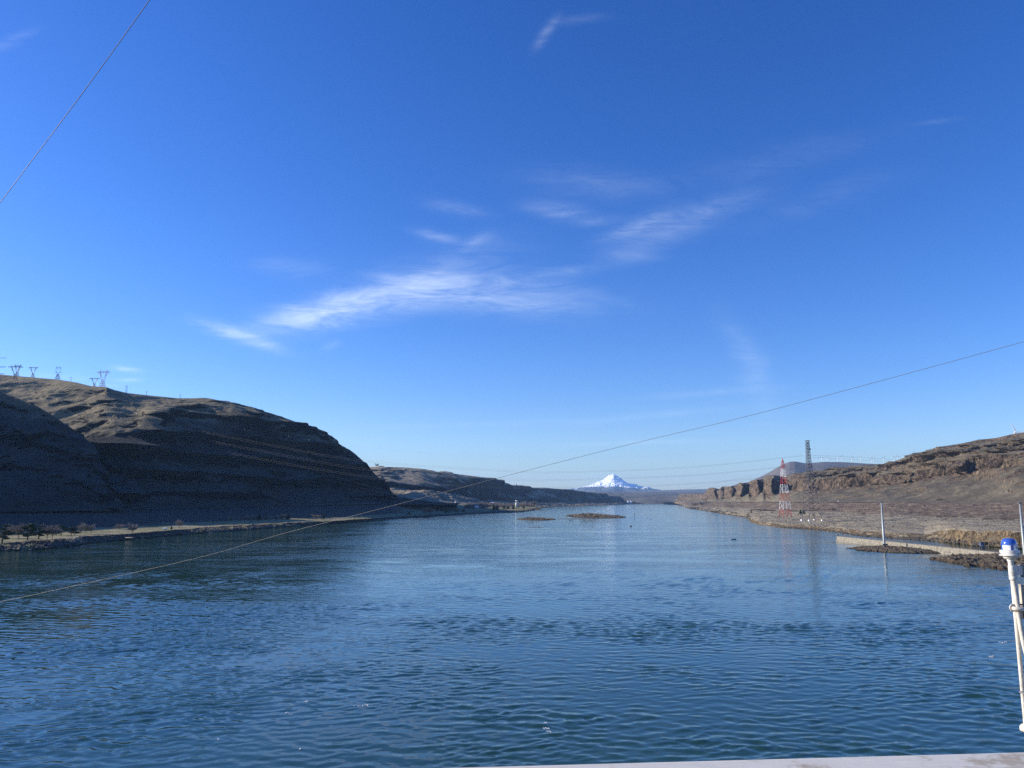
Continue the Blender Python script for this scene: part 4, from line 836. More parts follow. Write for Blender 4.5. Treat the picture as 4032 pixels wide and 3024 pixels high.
for a in [
 (8, 2138, 2074, 62, 'E', 'big dark pine cut by the left edge at the front of the park'), (30, 2118, 2072, 44, 'B', 'brown leafless tree behind the big pine at the left edge'),
 (73, 2121, 2073, 50, 'B', 'round brown leafless tree alone on the lawn between two dark pines'), (108, 2124, 2066, 52, 'E', 'tallest dark pine, left of the touching pair in the park'), (152, 2121, 2075, 52, 'E', 'broad dark pine, right of the touching pair in the park'),
 (186, 2118, 2073, 50, 'B', 'brown leafless tree right beside the broad dark pine'), (206, 2119, 2074, 46, 'B', 'second brown leafless tree with a clear trunk right of the broad pine'), (221, 2106, 2079, 34, 'B', 'smaller brown leafless tree behind, left of the small umbrella pine'),
 (240, 2108, 2071, 34, 'E', 'umbrella shaped pine on twin trunks in the middle of the park'), (280, 2106, 2077, 30, 'E', 'low flat topped pine, left of a small pair'), (294, 2106, 2079, 28, 'E', 'low flat topped pine, right of a small pair'),
 (318, 2100, 2064, 30, 'B', 'tall leafless tree at the left end of the pale grove'), (338, 2099, 2067, 32, 'B', 'leafless tree in the middle of the pale grove'), (358, 2099, 2068, 30, 'B', 'leafless tree at the right end of the pale grove'),
 (470, 2085, 2066, 36, 'B', 'low round leafless tree alone on the pale grass right of the grove'), (522, 2098, 2066, 42, 'B', 'wide leafless tree standing right above the river bank'),
 (705, 2079, 2052, 30, 'B', 'tall leafless tree right of the small pavilion'), (675, 2085, 2074, 9, 'C', 'tiny dark conifer beside the small pavilion'),
 (910, 2054, 2034, 24, 'B', 'lone reddish tree at the left end of the long tree row'), (947, 2053, 2041, 22, 'B', 'low reddish tree, second in the long tree row'), (972, 2052, 2030, 36, 'B', 'full reddish tree, third in the long tree row'), (960, 2050, 2024, 12, 'C', 'thin conifer poking up behind the full reddish tree'),
 (1002, 2051, 2031, 26, 'B', 'reddish tree just left of the narrow conifer in the row'), (1020, 2051, 2025, 13, 'C', 'narrow dark conifer in the middle of the long tree row'), (1048, 2049, 2033, 34, 'B', 'spreading low reddish tree right of the narrow conifer'), (1085, 2048, 2033, 28, 'B', 'reddish tree before the tallest at the right of the row'), (1108, 2047, 2028, 34, 'B', 'tallest reddish tree at the right end of the row'),
 (1133, 2047, 2026, 16, 'C', 'green conifer standing apart just right of the tree row'), (1245, 2045, 2028, 36, 'B', 'lone grey brown tree near the end of the grass strip'), (1273, 2045, 2027, 11, 'C', 'slender conifer right beside the lone grey brown tree')]:
    px_, yb_, yt, w_, kd, lb = a; tree(px_, yb_, yt, w_, kd, lb, z=7.0, crown=TG if 300 < px_ < 760 and kd == 'B' else None, group='park trees on the left bank')
shrub(632, 2075, 2058, 40, 'wide brown thicket on the pale grass behind the pavilion', 1120, TG); shrub(652, 2074, 2062, 26, 'small thicket right behind the pavilion roof', 1115, TG)
tree(1690, 2024, 2000, 46, 'B', 'golden brown leafless tree glowing against the shaded bank', z=5, crown=M['gold']); tree(1672, 2024, 2008, 22, 'B', 'small dull tree left beside the golden brown tree', z=5, crown=TG)
for a in [(1610, 2028, 2017, 16, 'C', 'small dark conifer in the shade left of the golden tree'), (1757, 2020, 2009, 16, 'E', 'small dark round tree right of the golden tree'), (1800, 2018, 2008, 16, 'E', 'left one of the two small round trees on the sunny bank'), (1824, 2018, 2006, 16, 'E', 'right one of the two small round trees on the sunny bank'),
          (1944, 2010, 1990, 13, 'C', 'left conifer of the two standing before the small town'), (1957, 2010, 1991, 12, 'C', 'right conifer of the two standing before the small town'), (1985, 2006, 1992, 10, 'C', 'short conifer left of the pale water tower'), (2000, 2006, 1994, 12, 'C', 'short broad conifer close left of the pale water tower'), (2020, 2007, 1989, 9, 'C', 'slim conifer touching the pale water tower'), (2062, 2004, 1990, 10, 'C', 'dark conifer right of the pale water tower')]:
    tree(*a, z=4)
for k in range(90):
    px_ = random.uniform(1830, 2110); f_ = (px_ - 1830) / 280; yb_ = 2006 - 8 * f_ + random.uniform(-10, 3) * (1 - 0.4 * f_); h = random.uniform(13, 19) * (1 - 0.15 * f_)
    D = float(G(px_, yb_, 8)); tree(px_, yb_, yb_ - h, h * random.uniform(1.0, 1.7), 'B', 'leafless brown tree in the dense grove around the small riverside town', D=min(D, 4200), crown=random.choice([TW, TG]), group='leafless trees around the riverside town')
# wood that reads as one mass further down the bank
v, f = [], []; rnd = random.Random(5)
for k in range(420):
    px_ = rnd.uniform(2095, 2455); f_ = (px_ - 2095) / 360; yb_ = 1998 - 12.5 * f_ ** 0.8 + rnd.uniform(-6, 0) * (1 - f_ * 0.75); D = min(float(G(px_, yb_, 3)), 9000); c = P(px_, yb_, D); hh = rnd.uniform(9, 15) * (1.0 if f_ < 0.5 else 1.2); rr = hh * rnd.uniform(0.5, 0.9)
    for j in range(70):
        a = rnd.uniform(0, 6.28); r = rr * math.sqrt(rnd.random()); p = Vector(c) + Vector((math.cos(a) * r, math.sin(a) * r, hh * rnd.uniform(0.1, 0.9) * (1 - 0.4 * (r / rr) ** 2)))
        sliver(v, f, p, Vector((rnd.uniform(-1, 1), rnd.uniform(-1, 1), rnd.uniform(0, 1.4))), rnd.uniform(2.5, 5.5), 1.1, rnd)
o = link('riverside_wood', mesh('riverside_wood', v, f), None, M['twigg']); tag(o, 'long belt of leafless brown woodland along the far left shore', 'woodland', kind='stuff')
tree(1484, 1838, 1827, 16, 'B', 'pale bushy tree on the skyline of the middle ridge', D=5150, crown=TG); shrub(1500, 1838, 1832, 22, 'low pale bush right of the skyline tree', 5150, TG)
tree(2034, 1912, 1906, 4, 'C', 'tiny tree standing on the rim of the middle ridge', D=7050)
# right bank shrubs and trees
for a in [(3153, 2025, 2009, 12, 'C', 'left of the two dark conifers beside the grey tower'), (3166, 2025, 2011, 12, 'C', 'right of the two dark conifers beside the grey tower')]: tree(*a, D=1750)
for a in [(2738, 1996, 1978, 26, 'B', 'pale bare tree at the left end of the clump under the pillars'), (2762, 1994, 1976, 22, 'B', 'pale bare tree in the middle of the clump under the pillars'), (2790, 1993, 1974, 28, 'B', 'tallest pale bare tree of the clump under the pillars'), (2884, 2002, 1991, 22, 'B', 'low pale tree right of the clump under the pillars'), (3281, 2016, 2000, 20, 'B', 'pale bare tree on the slope right of the grey tower'), (2958, 2030, 2003, 8, 'B', 'thin upright dead tree on the flat left of the red tower')]:
    px_, yb_, yt, w_, kd, lb = a; tree(px_, yb_, yt, w_, kd, lb, z=3 if px_ > 2900 and px_ < 3000 else 5, D=None if px_ < 3200 else 2050, crown=TG)
for k, (a, b, h, w_, dd) in enumerate([(2735, 2003, 7, 34, None), (2822, 2017, 9, 38, None), (2858, 2019, 7, 20, None), (2890, 2024, 10, 26, None), (2965, 2033, 8, 16, None), (3048, 2013, 7, 10, 2100), (2996, 2010, 8, 60, 2500), (3030, 2012, 8, 40, 2300), (3125, 2014, 7, 40, 2000), (3190, 2013, 8, 60, 1900), (3400, 2024, 7, 18, 1700), (3700, 2037, 8, 22, 1400), (3725, 2033, 5, 16, 1420), (3890, 2046, 9, 32, 1300), (3762, 2036, 6, 20, 1400), (3700, 1970, 10, 22, 1950), (3968, 2047, 9, 44, 1290)]):
    lb = ['low brown shrub on the sandy point at the far right shore', 'widest brown thicket along the sandy shore', 'small brown shrub between two thickets on the sandy shore', 'dense brown shrub at the water side of the sandy shore', 'dark shrub at the foot of the thin dead tree', 'single dark round shrub left of the red tower', 'long dark thicket under the embankment left of the red tower', 'dark thicket touching the long one left of the red tower', 'dark shrub seen between the two lattice towers', 'long dark thicket behind the grey tower', 'small dark shrub on the slope left of the tall pole', 'dark shrub right of the tall pole on the terrace', 'tiny shrub just behind the terrace shrub', 'dark mound of brush at the foot of the embankment', 'flat shrub between the brush mounds', 'dark shrub beside the road at the cliff foot', 'wide dark brush mound nearest the right edge'][k]
    D = dd or float(G(a, b, 1.5)); shrub(a, b, b - h, w_, lb, D)
v, f = [], []; rnd = random.Random(9); fl = SURF['flat']
for k in range(1500):
    i = rnd.randrange(34, 130); j = rnd.randrange(200, 999); c = Vector(fl[i, j]); q = rnd.uniform(0.35, 1.0) * min(1.5, c.y / 1200)
    for _ in range(5): sliver(v, f, c + Vector((rnd.uniform(-q, q), rnd.uniform(-q, q), 0)), Vector((rnd.uniform(-1, 1), rnd.uniform(-1, 1), 0.9)), q * 1.5, q * 0.5, rnd)
o = link('sagebrush', mesh('sagebrush', v, f), None, M['bush']); tag(o, 'scattered low dry sagebrush over the right bank', 'brush', kind='stuff')

# ------------------------------------------------------------------ islands, reefs, rocks
def islet(name, pl, pr, yf, yk, hpx, mat, seed, nx=150, ny=60, peak=0.5, rough=1.0, kind='structure'):
    yc = (yf + yk) / 2; Dc = float(G((pl + pr) / 2, yc, 0)); xl = float(PG(pl, yc)[0]); xr = float(PG(pr, yc)[0]); d0 = float(G((pl + pr) / 2, yf, 0)); d1 = float(G((pl + pr) / 2, yk, 0))
    cx, cyy, rx, ry = (xl + xr) / 2, (d0 + d1) / 2, (xr - xl) / 2, (d1 - d0) / 2; h = hpx * mpp(Dc)
    X, Y_ = np.meshgrid(np.linspace(-1.15, 1.15, nx), np.linspace(-1.15, 1.15, ny)); p = np.stack([X * rx + cx, Y_ * ry + cyy, X * 0 + seed * 50], -1)
    r = np.sqrt(np.abs(X) ** 2.2 + np.abs(Y_) ** 2.0) + fbm(p, rx * 0.35, 4) * 0.16
    prf = np.clip(1 - r, -0.3, 1); up = np.where(prf > 0, prf ** 0.55, prf * 2)
    z = up * h * (0.75 + 0.5 * np.exp(-((X - (peak * 2 - 1)) / 0.5) ** 2)) + np.where(prf > 0, 1, 0) * ((ridged(p, rx * 0.16, 5) - 0.42) * h * 0.9 * rough + fbm(p, rx * 0.04, 3) * h * 0.18 * rough)
    V_ = np.stack([p[..., 0], p[..., 1], z], -1).reshape(-1, 3); idx = np.arange(ny * nx).reshape(ny, nx)
    fc = np.stack([idx[:-1, :-1], idx[:-1, 1:], idx[1:, 1:], idx[1:, :-1]], -1).reshape(-1, 4)
    me = bpy.data.meshes.new(name); me.from_pydata(V_.tolist(), [], fc.tolist()); me.polygons.foreach_set('use_smooth', [True] * len(me.polygons)); me.update()
    a = me.attributes.new('rock', 'FLOAT', 'POINT'); a.data.foreach_set('value', np.clip(1.2 - z.ravel() / (0.35 * h), 0, 1).astype(np.float32)); me.attributes.new('talus', 'FLOAT', 'POINT')
    o = link(name, me, None, mat); tag(o, kind=kind); return o
islet('small_island', 2040, 2187, 2049, 2041, 5, M['island'], 1)
islet('large_island', 2238, 2452, 2041, 2027, 7, M['island'], 2)
islet('low_reef', 2180, 2360, 2044.5, 2042.5, 1.2, M['reef'], 3)
islet('rock_spit', 2102, 2134, 2010, 2006, 3, M['reef'], 4)
shrub(2088, 2044, 2031, 34, 'round brown bush on top of the small island', 1610, M['twig']); shrub(2115, 2046, 2040, 40, 'low dry brush along the right half of the small island', 1600, M['twig'])
shrub(2315, 2038, 2014, 62, 'big rounded brown bush crowning the large island', 1760, M['twig']); shrub(2248, 2036, 2022, 18, 'small separate bush at the left tip of the large island', 1780, M['twig']); shrub(2385, 2036, 2026, 90, 'long low dry thicket over the right half of the large island', 1770, M['twigg']); shrub(2434, 2034, 2025, 14, 'tiny bush at the right tip of the large island', 1790, M['twig'])
islet('rocky_islet', 3385, 3685, 2180, 2154, 8, M['reef'], 5, 220, 90, 0.75, 1.5)
islet('near_rock_shelf', 3805, 4500, 2262, 2192, 20, M['reef'], 6, 260, 110, 0.5, 1.4)
islet('wave_washed_reef', 3676, 3806, 2203, 2194, 3.5, M['reef'], 7, 120, 30, 0.5, 2.0)
islet('shoal', 2080, 2140, 2077, 2075, 0.8, M['reef'], 8, 60, 20)

def rock_field(name, label, pts, size, mat, seed):
    rnd = random.Random(seed); bm = bmesh.new(); bmesh.ops.create_icosphere(bm, subdivisions=1, radius=1); bv = np.array([v.co[:] for v in bm.verts]); bf = [[v.index for v in q.verts] for q in bm.faces]; bm.free()
    V_, F_ = [], []
    for c in pts:
        q = size * rnd.uniform(0.4, 1.5); sc_ = np.array([rnd.uniform(.7, 1.6), rnd.uniform(.6, 1.2), rnd.uniform(.45, .9)]) * q; a = rnd.uniform(0, 6.28)
        w_ = bv * (1 + np.array([rnd.uniform(-.28, .28) for _ in range(len(bv))])[:, None]) * sc_; x = w_[:, 0] * math.cos(a) - w_[:, 1] * math.sin(a); y = w_[:, 0] * math.sin(a) + w_[:, 1] * math.cos(a)
        o = len(V_); V_ += [(x[k] + c[0], y[k] + c[1], w_[k, 2] + c[2]) for k in range(len(bv))]; F_ += [[i + o for i in q_] for q_ in bf]
    o = link(name, mesh(name, V_, F_), None, mat); return tag(o, label, 'rocks', kind='stuff')
rnd = random.Random(3); bk = SURF['bank']
def pick(g, i0, i1, j0, j1, n): return [g[rnd.randrange(i0, i1), rnd.randrange(j0, j1)] for _ in range(n)]
rock_field('shore_rocks', 'grey broken rocks strewn along the left foreshore', pick(bk, 4, 14, 100, 1000, 1100), 0.62, M['prock'], 1)
rock_field('bank_rocks', 'dark boulders along the foot of the right bank', pick(fl, 3, 12, 330, 990, 1500), 0.9, M['rock'], 2)
lg = MB()
for (a, b, c, d) in ((285, 2139, 318, 2141), (200, 2146, 245, 2144), (495, 2117, 540, 2119), (650, 2104, 690, 2103), (690, 2099, 712, 2097), (560, 2113, 590, 2112)):
    lg = MB(); p = PG(a, b, 2.6); q = PG(c, d, 2.6); m_ = (p + q) / 2; lg.path([Vector(p - p), Vector(m_ - p) + Vector((0, 0, .3)), Vector(q - p)], [0.45, 0.6, 0.3], 6); o = lg.build('driftwood_log', M['prock'], None, True); o.location = p
    tag(o, 'pale driftwood log lying on the left foreshore %s' % {285: 'below the flat topped pines', 200: 'below the umbrella pine', 495: 'below the wide bank side tree', 650: 'below the pavilion, longer one', 690: 'at the right end below the pavilion', 560: 'between the wide tree and the pavilion'}[a], 'log', 'driftwood logs on the left foreshore')

# ------------------------------------------------------------------ lock guide wall, dolphins, fishing platforms
wt = [(3295, 2109.5, 2131), (3480, 2126, 2150), (3640, 2143, 2170), (3860, 2165, 2194), (4032, 2182, 2214), (4400, 2218, 2258)]
wp = []
for a, yt, yb_ in wt: wp.append(PG(a, yb_, 0))
h_w = 4.9; sec = []
zw = [(wp[0][0] + (wp[-1][0] - wp[0][0]) * f_, wp[0][1] + (wp[-1][1] - wp[0][1]) * f_) for f_ in np.linspace(0, 1, 21)]
gw = empty('lock_guide_wall', (zw[0][0], zw[0][1], 0)); tag(gw, 'long pale concrete guide wall running out into the river on the right', 'wall')
dx, dy = zw[-1][0] - zw[0][0], zw[-1][1] - zw[0][1]; L = math.hypot(dx, dy); ang = math.atan2(dy, dx); nx_, ny_ = -dy / L, dx / L
if nx_ * 0 + ny_ < 0: nx_, ny_ = -nx_, -ny_
for k in range(20):
    mb = MB(); l0 = L * k / 20 + 0.12; l1 = L * (k + 1) / 20 - 0.12; ux, uy = dx / L, dy / L; j = random.uniform(-0.06, 0.06)
    def q(l, w_, z): return (ux * l + nx_ * w_, uy * l + ny_ * w_, z)
    prof_ = [(0 - 1.1 + j, -3), (-1.0 + j, 1.15), (-0.15 + j, 1.5), (0 + j, h_w), (5.5, h_w), (5.5, -3)]
    v = [q(l, w_, z) for l in (l0, l1) for w_, z in prof_]; n_ = len(prof_)
    mb.add(v, [(i, (i + 1) % n_, n_ + (i + 1) % n_, n_ + i) for i in range(n_)] + [tuple(range(n_))[::-1], tuple(range(n_, 2 * n_))]); mb.build('wall_block', M['concrete'], gw)
for (a, yt, yb_, r0, r1, lb) in ((3482, 1985, 2142, 1.05, 0.6, 'tall pale tapered light pole rising from the guide wall rocks'), (4036, 1992, 2190, 1.0, 0.55, 'tall pale pole cut by the right edge above the blue beacon')):
    D = float(G(a, yb_, 4.2)); b = P(a, yb_, D); h = (yb_ - yt) * mpp(D) * 1.015; e_ = empty('light_pole', b); tag(e_, lb, 'pole', 'tall poles beside the lock wall')
    MB().lathe([(r0, -3), (r0, 0.5), (r1, h)], n=14).build('shaft', M['white'] if 0 else plain('galvanised_pole', (0.30, 0.33, 0.335), 0.5, 0.3), e_, True)
    MB().box((0, 0, -0.4), (4.2, 3.6, 1.3)).build('base_block', M['concrete'], e_); MB().box((-0.1, 0, h + 0.25), (2.2, 1.4, 0.5)).build('cap', M['steel'], e_); MB().box((r0 * .8, -.3, h * .55), (.5, .4, 1.6)).build('bracket', M['steel'], e_)
# fishing scaffolds
def scaffold(px, yb_, hpx, wpx, D, label, lean=0.0):
    s = mpp(D); e_ = empty('fishing_platform', P(px, yb_, D)); tag(e_, label, 'platform', 'wooden fishing platforms along the shore')
    w_ = wpx * s; h = hpx * s
    for k in range(4): MB().box((0, (k - 1.5) * 0.75, h), (w_, 0.6, 0.14)).build('plank', M['wood'], e_)
    for sx in (-1, 1):
        for sy in (-1, 1): MB().tube((sx * w_ * 0.12 + lean, sy * 1.2, -0.4), (sx * w_ * 0.42, sy * 1.2, h), 0.13, n=5).build('strut', M['wood'], e_)
    MB().tube((-w_ * 0.4, -1.3, h * .5), (w_ * 0.4, -1.3, h * .95), 0.1, n=5).build('brace', M['wood'], e_)
scaffold(3322, 2111, 16, 16, 800, 'slanting wooden fishing platform at the tip of the guide wall', 1.0)
scaffold(3349, 2096, 8, 9, 930, 'small fishing platform on the shore behind the wall tip'); scaffold(3381, 2099, 9, 8, 900, 'second small fishing platform, right of the one behind the wall tip'); scaffold(3582, 2110, 10, 26, 800, 'widest fishing platform jutting from the bank behind the islet'); scaffold(3555, 2106, 5, 9, 830, 'little pale platform just left of the widest one')
D = float(G(3300, 2110, 5)); e_ = empty('mooring_post', P(3300, 2110, D)); tag(e_, 'short dark mooring post on the tip of the guide wall', 'post'); MB().lathe([(0.45, 0), (0.45, 1.3), (0.6, 1.35), (0.6, 1.6)], n=10).build('post', M['dsteel'], e_, True)
# navigation light cabinet on mesh base
D = 640; s = mpp(D); e_ = empty('navigation_light', P(3872, 2176, D)); tag(e_, 'dark navigation light cabinet on a grey mesh frame by the guide wall', 'navigation light')
mb = MB()
for sx in (-1, 1):
    for sy in (-1, 1): mb.tube((sx * 2.2, sy * 1.6, -2), (sx * 1.9, sy * 1.4, 24 * s), 0.1, n=4)
for k in range(6):
    z = k * 4 * s
    for sy in (-1, 1): mb.tube((-2.2, sy * 1.6, z), (2.1, sy * 1.6, z + 4 * s), 0.05, n=4); mb.tube((2.2, sy * 1.6, z), (-2.1, sy * 1.6, z + 4 * s), 0.05, n=4); mb.tube((-2.2, sy * 1.6, z), (2.2, sy * 1.6, z), 0.06, n=4)
mb.build('mesh_frame', M['steel'], e_); MB().box((-0.8, 0, 24 * s + 1.6), (2.4, 2.0, 3.2)).build('cabinet', plain('blue_grey_cabinet', (0.08, 0.10, 0.16), 0.4), e_); MB().box((-0.8, 0, 24 * s + 3.4), (3.4, 2.6, 0.25)).build('cabinet_roof', M['dsteel'], e_); MB().box((-1.0, -1.05, 24 * s + 0.7), (0.9, 0.1, 0.8)).build('white_panel', M['white'], e_)

# ------------------------------------------------------------------ boats, people, markers
def person(loc, rz, coat, label):
    """seated figure in one skinned mesh"""
    me = bpy.data.meshes.new('person'); v = [(0, 0, 0.45), (0, 0, 0.75), (0, 0, 0.98), (0, 0, 1.08), (0, 0, 1.25), (-.1, -.05, .43), (-.12, -.45, .45), (-.12, -.5, .05), (.1, -.05, .43), (.12, -.45, .45), (.12, -.5, .05), (-.2, 0, .95), (-.26, -.12, .7), (-.15, -.4, .62), (.2, 0, .95), (.26, -.12, .7), (.15, -.4, .62)]
    e = [(0, 1), (1, 2), (2, 3), (3, 4), (0, 5), (5, 6), (6, 7), (0, 8), (8, 9), (9, 10), (2, 11), (11, 12), (12, 13), (2, 14), (14, 15), (15, 16)]
    me.from_pydata(v, e, []); o = link('person', me, None, coat); md = o.modifiers.new('skin', 'SKIN')
    for k, r in enumerate([.17, .17, .16, .06, .11, .1, .085, .05, .1, .085, .05, .07, .055, .045, .07, .055, .045]): me.skin_vertices[0].data[k].radius = (r, r)
    me.skin_vertices[0].data[0].use_root = True; o.modifiers.new('sub', 'SUBSURF').levels = 1
    o.location = loc; o.rotation_euler = (0, 0, rz); tag(o, label, 'person')
def boat(px, y_, Lm, label, rz=0.0):
    D = float(G(px, y_, 0)); c = P(px, y_, D); c[2] = 0; e_ = empty('small_boat', c, rz); tag(e_, label, 'boat')
    st = [(-0.5, 0.34), (-0.3, 0.42), (0.0, 0.42), (0.3, 0.30), (0.5, 0.02)]; v = []
    for x, w_ in st: v += [(x * Lm, -w_ * 0.6 * Lm * .42, -0.12), (x * Lm, w_ * 0.6 * Lm * .42, -0.12), (x * Lm, w_ * Lm * .42, 0.55 + abs(x) * .2), (x * Lm, -w_ * Lm * .42, 0.55 + abs(x) * .2)]
    f = []
    for k in range(4): f += [(4 * k, 4 * k + 1, 4 * k + 5, 4 * k + 4), (4 * k + 1, 4 * k + 2, 4 * k + 6, 4 * k + 5), (4 * k + 3, 4 * k, 4 * k + 4, 4 * k + 7)]
    f += [(0, 3, 2, 1), (16, 17, 18, 19)]
    MB().add(v, f).build('hull', plain('dark_green_hull', (0.03, 0.035, 0.03), 0.5), e_); MB().box((0, 0, 0.25), (0.3, Lm * .3, 0.06)).box((-Lm * .3, 0, .25), (.3, Lm * .28, .06)).build('bench', M['dsteel'], e_)
    MB().box((-Lm * .53, 0, .5), (.3, .35, .7)).box((-Lm * .53, 0, 0), (.12, .12, .6)).build('outboard_motor', M['black'], e_); return c
c = boat(2890, 2124, 5.0, 'small dark open boat with two people in the middle of the river')
coat = plain('dark_olive_coat', (0.04, 0.045, 0.035), 0.9)
person((c[0] - .6, c[1], -0.1), R(90), coat, 'person in a dark coat seated at the back of the small boat'); person((c[0] + .7, c[1], -0.1), R(-80), coat, 'person in a dark coat seated toward the bow of the small boat')
D = float(G(2484, 2073, 0)); e_ = empty('mooring_buoy', PG(2484, 2073)); tag(e_, 'low dark mooring buoy floating between the islands and the boat', 'buoy'); MB().lathe([(0.9, -0.5), (1.5, 0), (1.5, 1.1), (1.1, 1.5)], n=14).build('float', M['black'], e_, True); MB().lathe([(0.35, 1.5), (0.3, 2.2), (.1, 2.3)], n=8).build('mooring_eye', M['dsteel'], e_)
for (a, yt, yb_, lb) in ((2499, 2022, 2039, 'tall thin channel marker pile standing right of the large island'), (2106, 2014, 2019, 'short channel marker off the rock spit by the town')):
    D = float(G(a, yb_, 0)); s = mpp(D); h = (yb_ - yt) * s; e_ = empty('channel_marker', P(a, yb_, D)); tag(e_, lb, 'channel marker'); MB().tube((0, 0, -1), (0, 0, h), 0.55, 0.45, n=8).build('pile', M['dsteel'], e_); MB().box((0, -.5, h - 1.3), (1.9, .15, 1.9)).build('daymark', M['red'] if a > 2200 else M['dsteel'], e_)

# ------------------------------------------------------------------ buildings
def house(px, yb_, wpx, hpx, D, wall, roof, label, rz=0.0, name='house'):
    s = mpp(D); w_, h = wpx * s, hpx * s; e_ = empty(name, P(px, yb_, D), rz); tag(e_, label, 'house' if name == 'house' else 'building'); d = w_ * 0.6; zt = h * .62
    MB().box((0, 0, zt / 2 - .5), (w_, d, zt + 1)).build('wall', wall, e_)
    MB().add([(-w_ * .54, -d * .58, zt), (w_ * .54, -d * .58, zt), (w_ * .54, d * .58, zt), (-w_ * .54, d * .58, zt), (-w_ * .54, 0, h), (w_ * .54, 0, h)], [(0, 1, 5, 4), (2, 3, 4, 5), (0, 4, 3), (1, 2, 5), (0, 3, 2, 1)]).build('roof', roof, e_)
    for k in (-.3, .05, .32): MB().box((k * w_, -d / 2 - .03, zt * .55), (w_ * .13, .1, zt * .35)).build('window', M['glass'], e_)
for a in [(1797, 1978, 11, 5, 3900, M['white'], M['roofg'], 'white house alone at the left edge of the town below the hummocks'), (1868, 1990, 12, 6, 3300, M['white'], M['roofg'], 'long white house in the lower part of the town'), (1938, 1984, 12, 6, 3700, M['tan'], M['white'], 'tan house with a bright roof in the middle of the town'), (1878, 1998, 14, 6, 2900, M['white'], M['white'], 'bright white house nearest the shore in the town'), (1986, 1988, 7, 8, 3500, M['white'], M['roofg'], 'narrow white house left of the water tower'), (1845, 1996, 9, 5, 3000, M['tan'], M['roofg'], 'small tan house at the left of the shore road'), (1915, 1992, 9, 5, 3300, M['tan'], M['roofg'], 'small tan house hidden among the bare trees'), (2090, 1990, 9, 5, 4200, M['tan'], M['roofg'], 'tan house at the right end of the town')]:
    house(*a, R(random.uniform(-25, 25)))
D = 3300.0; s = mpp(D); e_ = empty('water_tower', P(2035, 1997, D)); tag(e_, 'pale water tower with a thick column and a flat wide top in the town', 'water tower')
MB().lathe([(6 * s, -2), (6 * s, 16 * s), (4.5 * s, 17.5 * s), (1.3 * s, 18 * s)], n=20).build('column', M['palegreen'], e_, True); MB().lathe([(1.2 * s, 17 * s), (1.2 * s, 23 * s)], n=10).build('neck', M['palegreen'], e_, True); MB().lathe([(3 * s, 22.6 * s), (6.2 * s, 23.4 * s), (6.2 * s, 25.4 * s), (3 * s, 26.4 * s)], n=20).build('tank', M['white'], e_, True)
# two white tanks at the end of the ridge
for a, lb in ((2474, 'left of the two white storage tanks below the end of the middle ridge'), (2485, 'right of the two white storage tanks below the end of the middle ridge')):
    D = 9800.0; s = mpp(D); e_ = empty('storage_tank', P(a, 1981, D)); tag(e_, lb, 'tank', 'white storage tanks at the ridge end'); MB().lathe([(4.2 * s, -8), (4.2 * s, 7.2 * s)], n=20).build('shell', M['turb'], e_, True); MB().lathe([(4.3 * s, 7.2 * s), (2.5 * s, 8.4 * s), (.5 * s, 9 * s)], n=20).build('roof', M['turb'], e_, True)
# pavilion in the park
D = float(G(650, 2086, 7)); s = mpp(D); e_ = empty('pavilion', P(650, 2085, D), R(-10)); tag(e_, 'small open pavilion with a pale blue roof in the park', 'pavilion')
MB().add([(-9 * s, -4 * s, 4.6 * s), (9 * s, -4 * s, 4.6 * s), (9 * s, 4 * s, 4.6 * s), (-9 * s, 4 * s, 4.6 * s), (-7 * s, 0, 7 * s), (7 * s, 0, 7 * s)], [(0, 1, 5, 4), (2, 3, 4, 5), (0, 4, 3), (1, 2, 5), (0, 3, 2, 1)]).build('roof', plain('pale_blue_metal_roof', (0.5, 0.62, 0.75), 0.35), e_)
for sx in (-1, 0, 1):
    for sy in (-1, 1): MB().box((sx * 7.6 * s, sy * 3.4 * s, 2.3 * s), (.35, .35, 4.6 * s)).build('post', M['white'], e_)
MB().box((1.5 * s, 0, 2.0 * s), (7 * s, 4 * s, 4 * s)).build('back_room', M['glass'], e_)

# ------------------------------------------------------------------ roads and vehicles
def strip(name, line, width, mat, lift=0.0):
    pts = [P(*q) for q in line]; pts = crom(pts, 8); V_ = []
    for k, p in enumerate(pts):
        d = pts[min(k + 1, len(pts) - 1)] - pts[max(k - 1, 0)]; nrm_ = np.array([-d[1], d[0], 0]); nrm_ /= np.linalg.norm(nrm_); V_ += [p + nrm_ * width / 2 + [0, 0, lift], p - nrm_ * width / 2 + [0, 0, lift], p - nrm_ * width / 2 + [0, 0, lift - 1.2], p + nrm_ * width / 2 + [0, 0, lift - 1.2]]
    n_ = len(pts); F_ = [(4 * k + j, 4 * k + (j + 1) % 4, 4 * k + 4 + (j + 1) % 4, 4 * k + 4 + j) for k in range(n_ - 1) for j in range(4)]
    o = link(name, mesh(name, V_, F_), None, mat); tag(o, kind='structure'); return pts
rr = [(a, b - 0.9, c - 4) for a, b, c in emt if 2700 <= a]
strip('right_bank_road', rr, 9, M['asphalt'], 0.2)
lr = [(a, b - 2.5, c - 2) for a, b, c in [(-1600, 2055, 950), (0, 2012, 1140), (300, 2009, 1225), (700, 2001.5, 1500), (1000, 1995.5, 1740), (1200, 1991, 1900), (1500, 1985, 2190)]]
strip('left_bank_road', lr, 11, M['asphalt'], 0.2)
wire('pale guard rail along the shaded highway under the left hill', [(a, b - 1.2, c - 8) for a, b, c in lr], 0.42, M['steel'], 'guard_rail', 'guard rail')
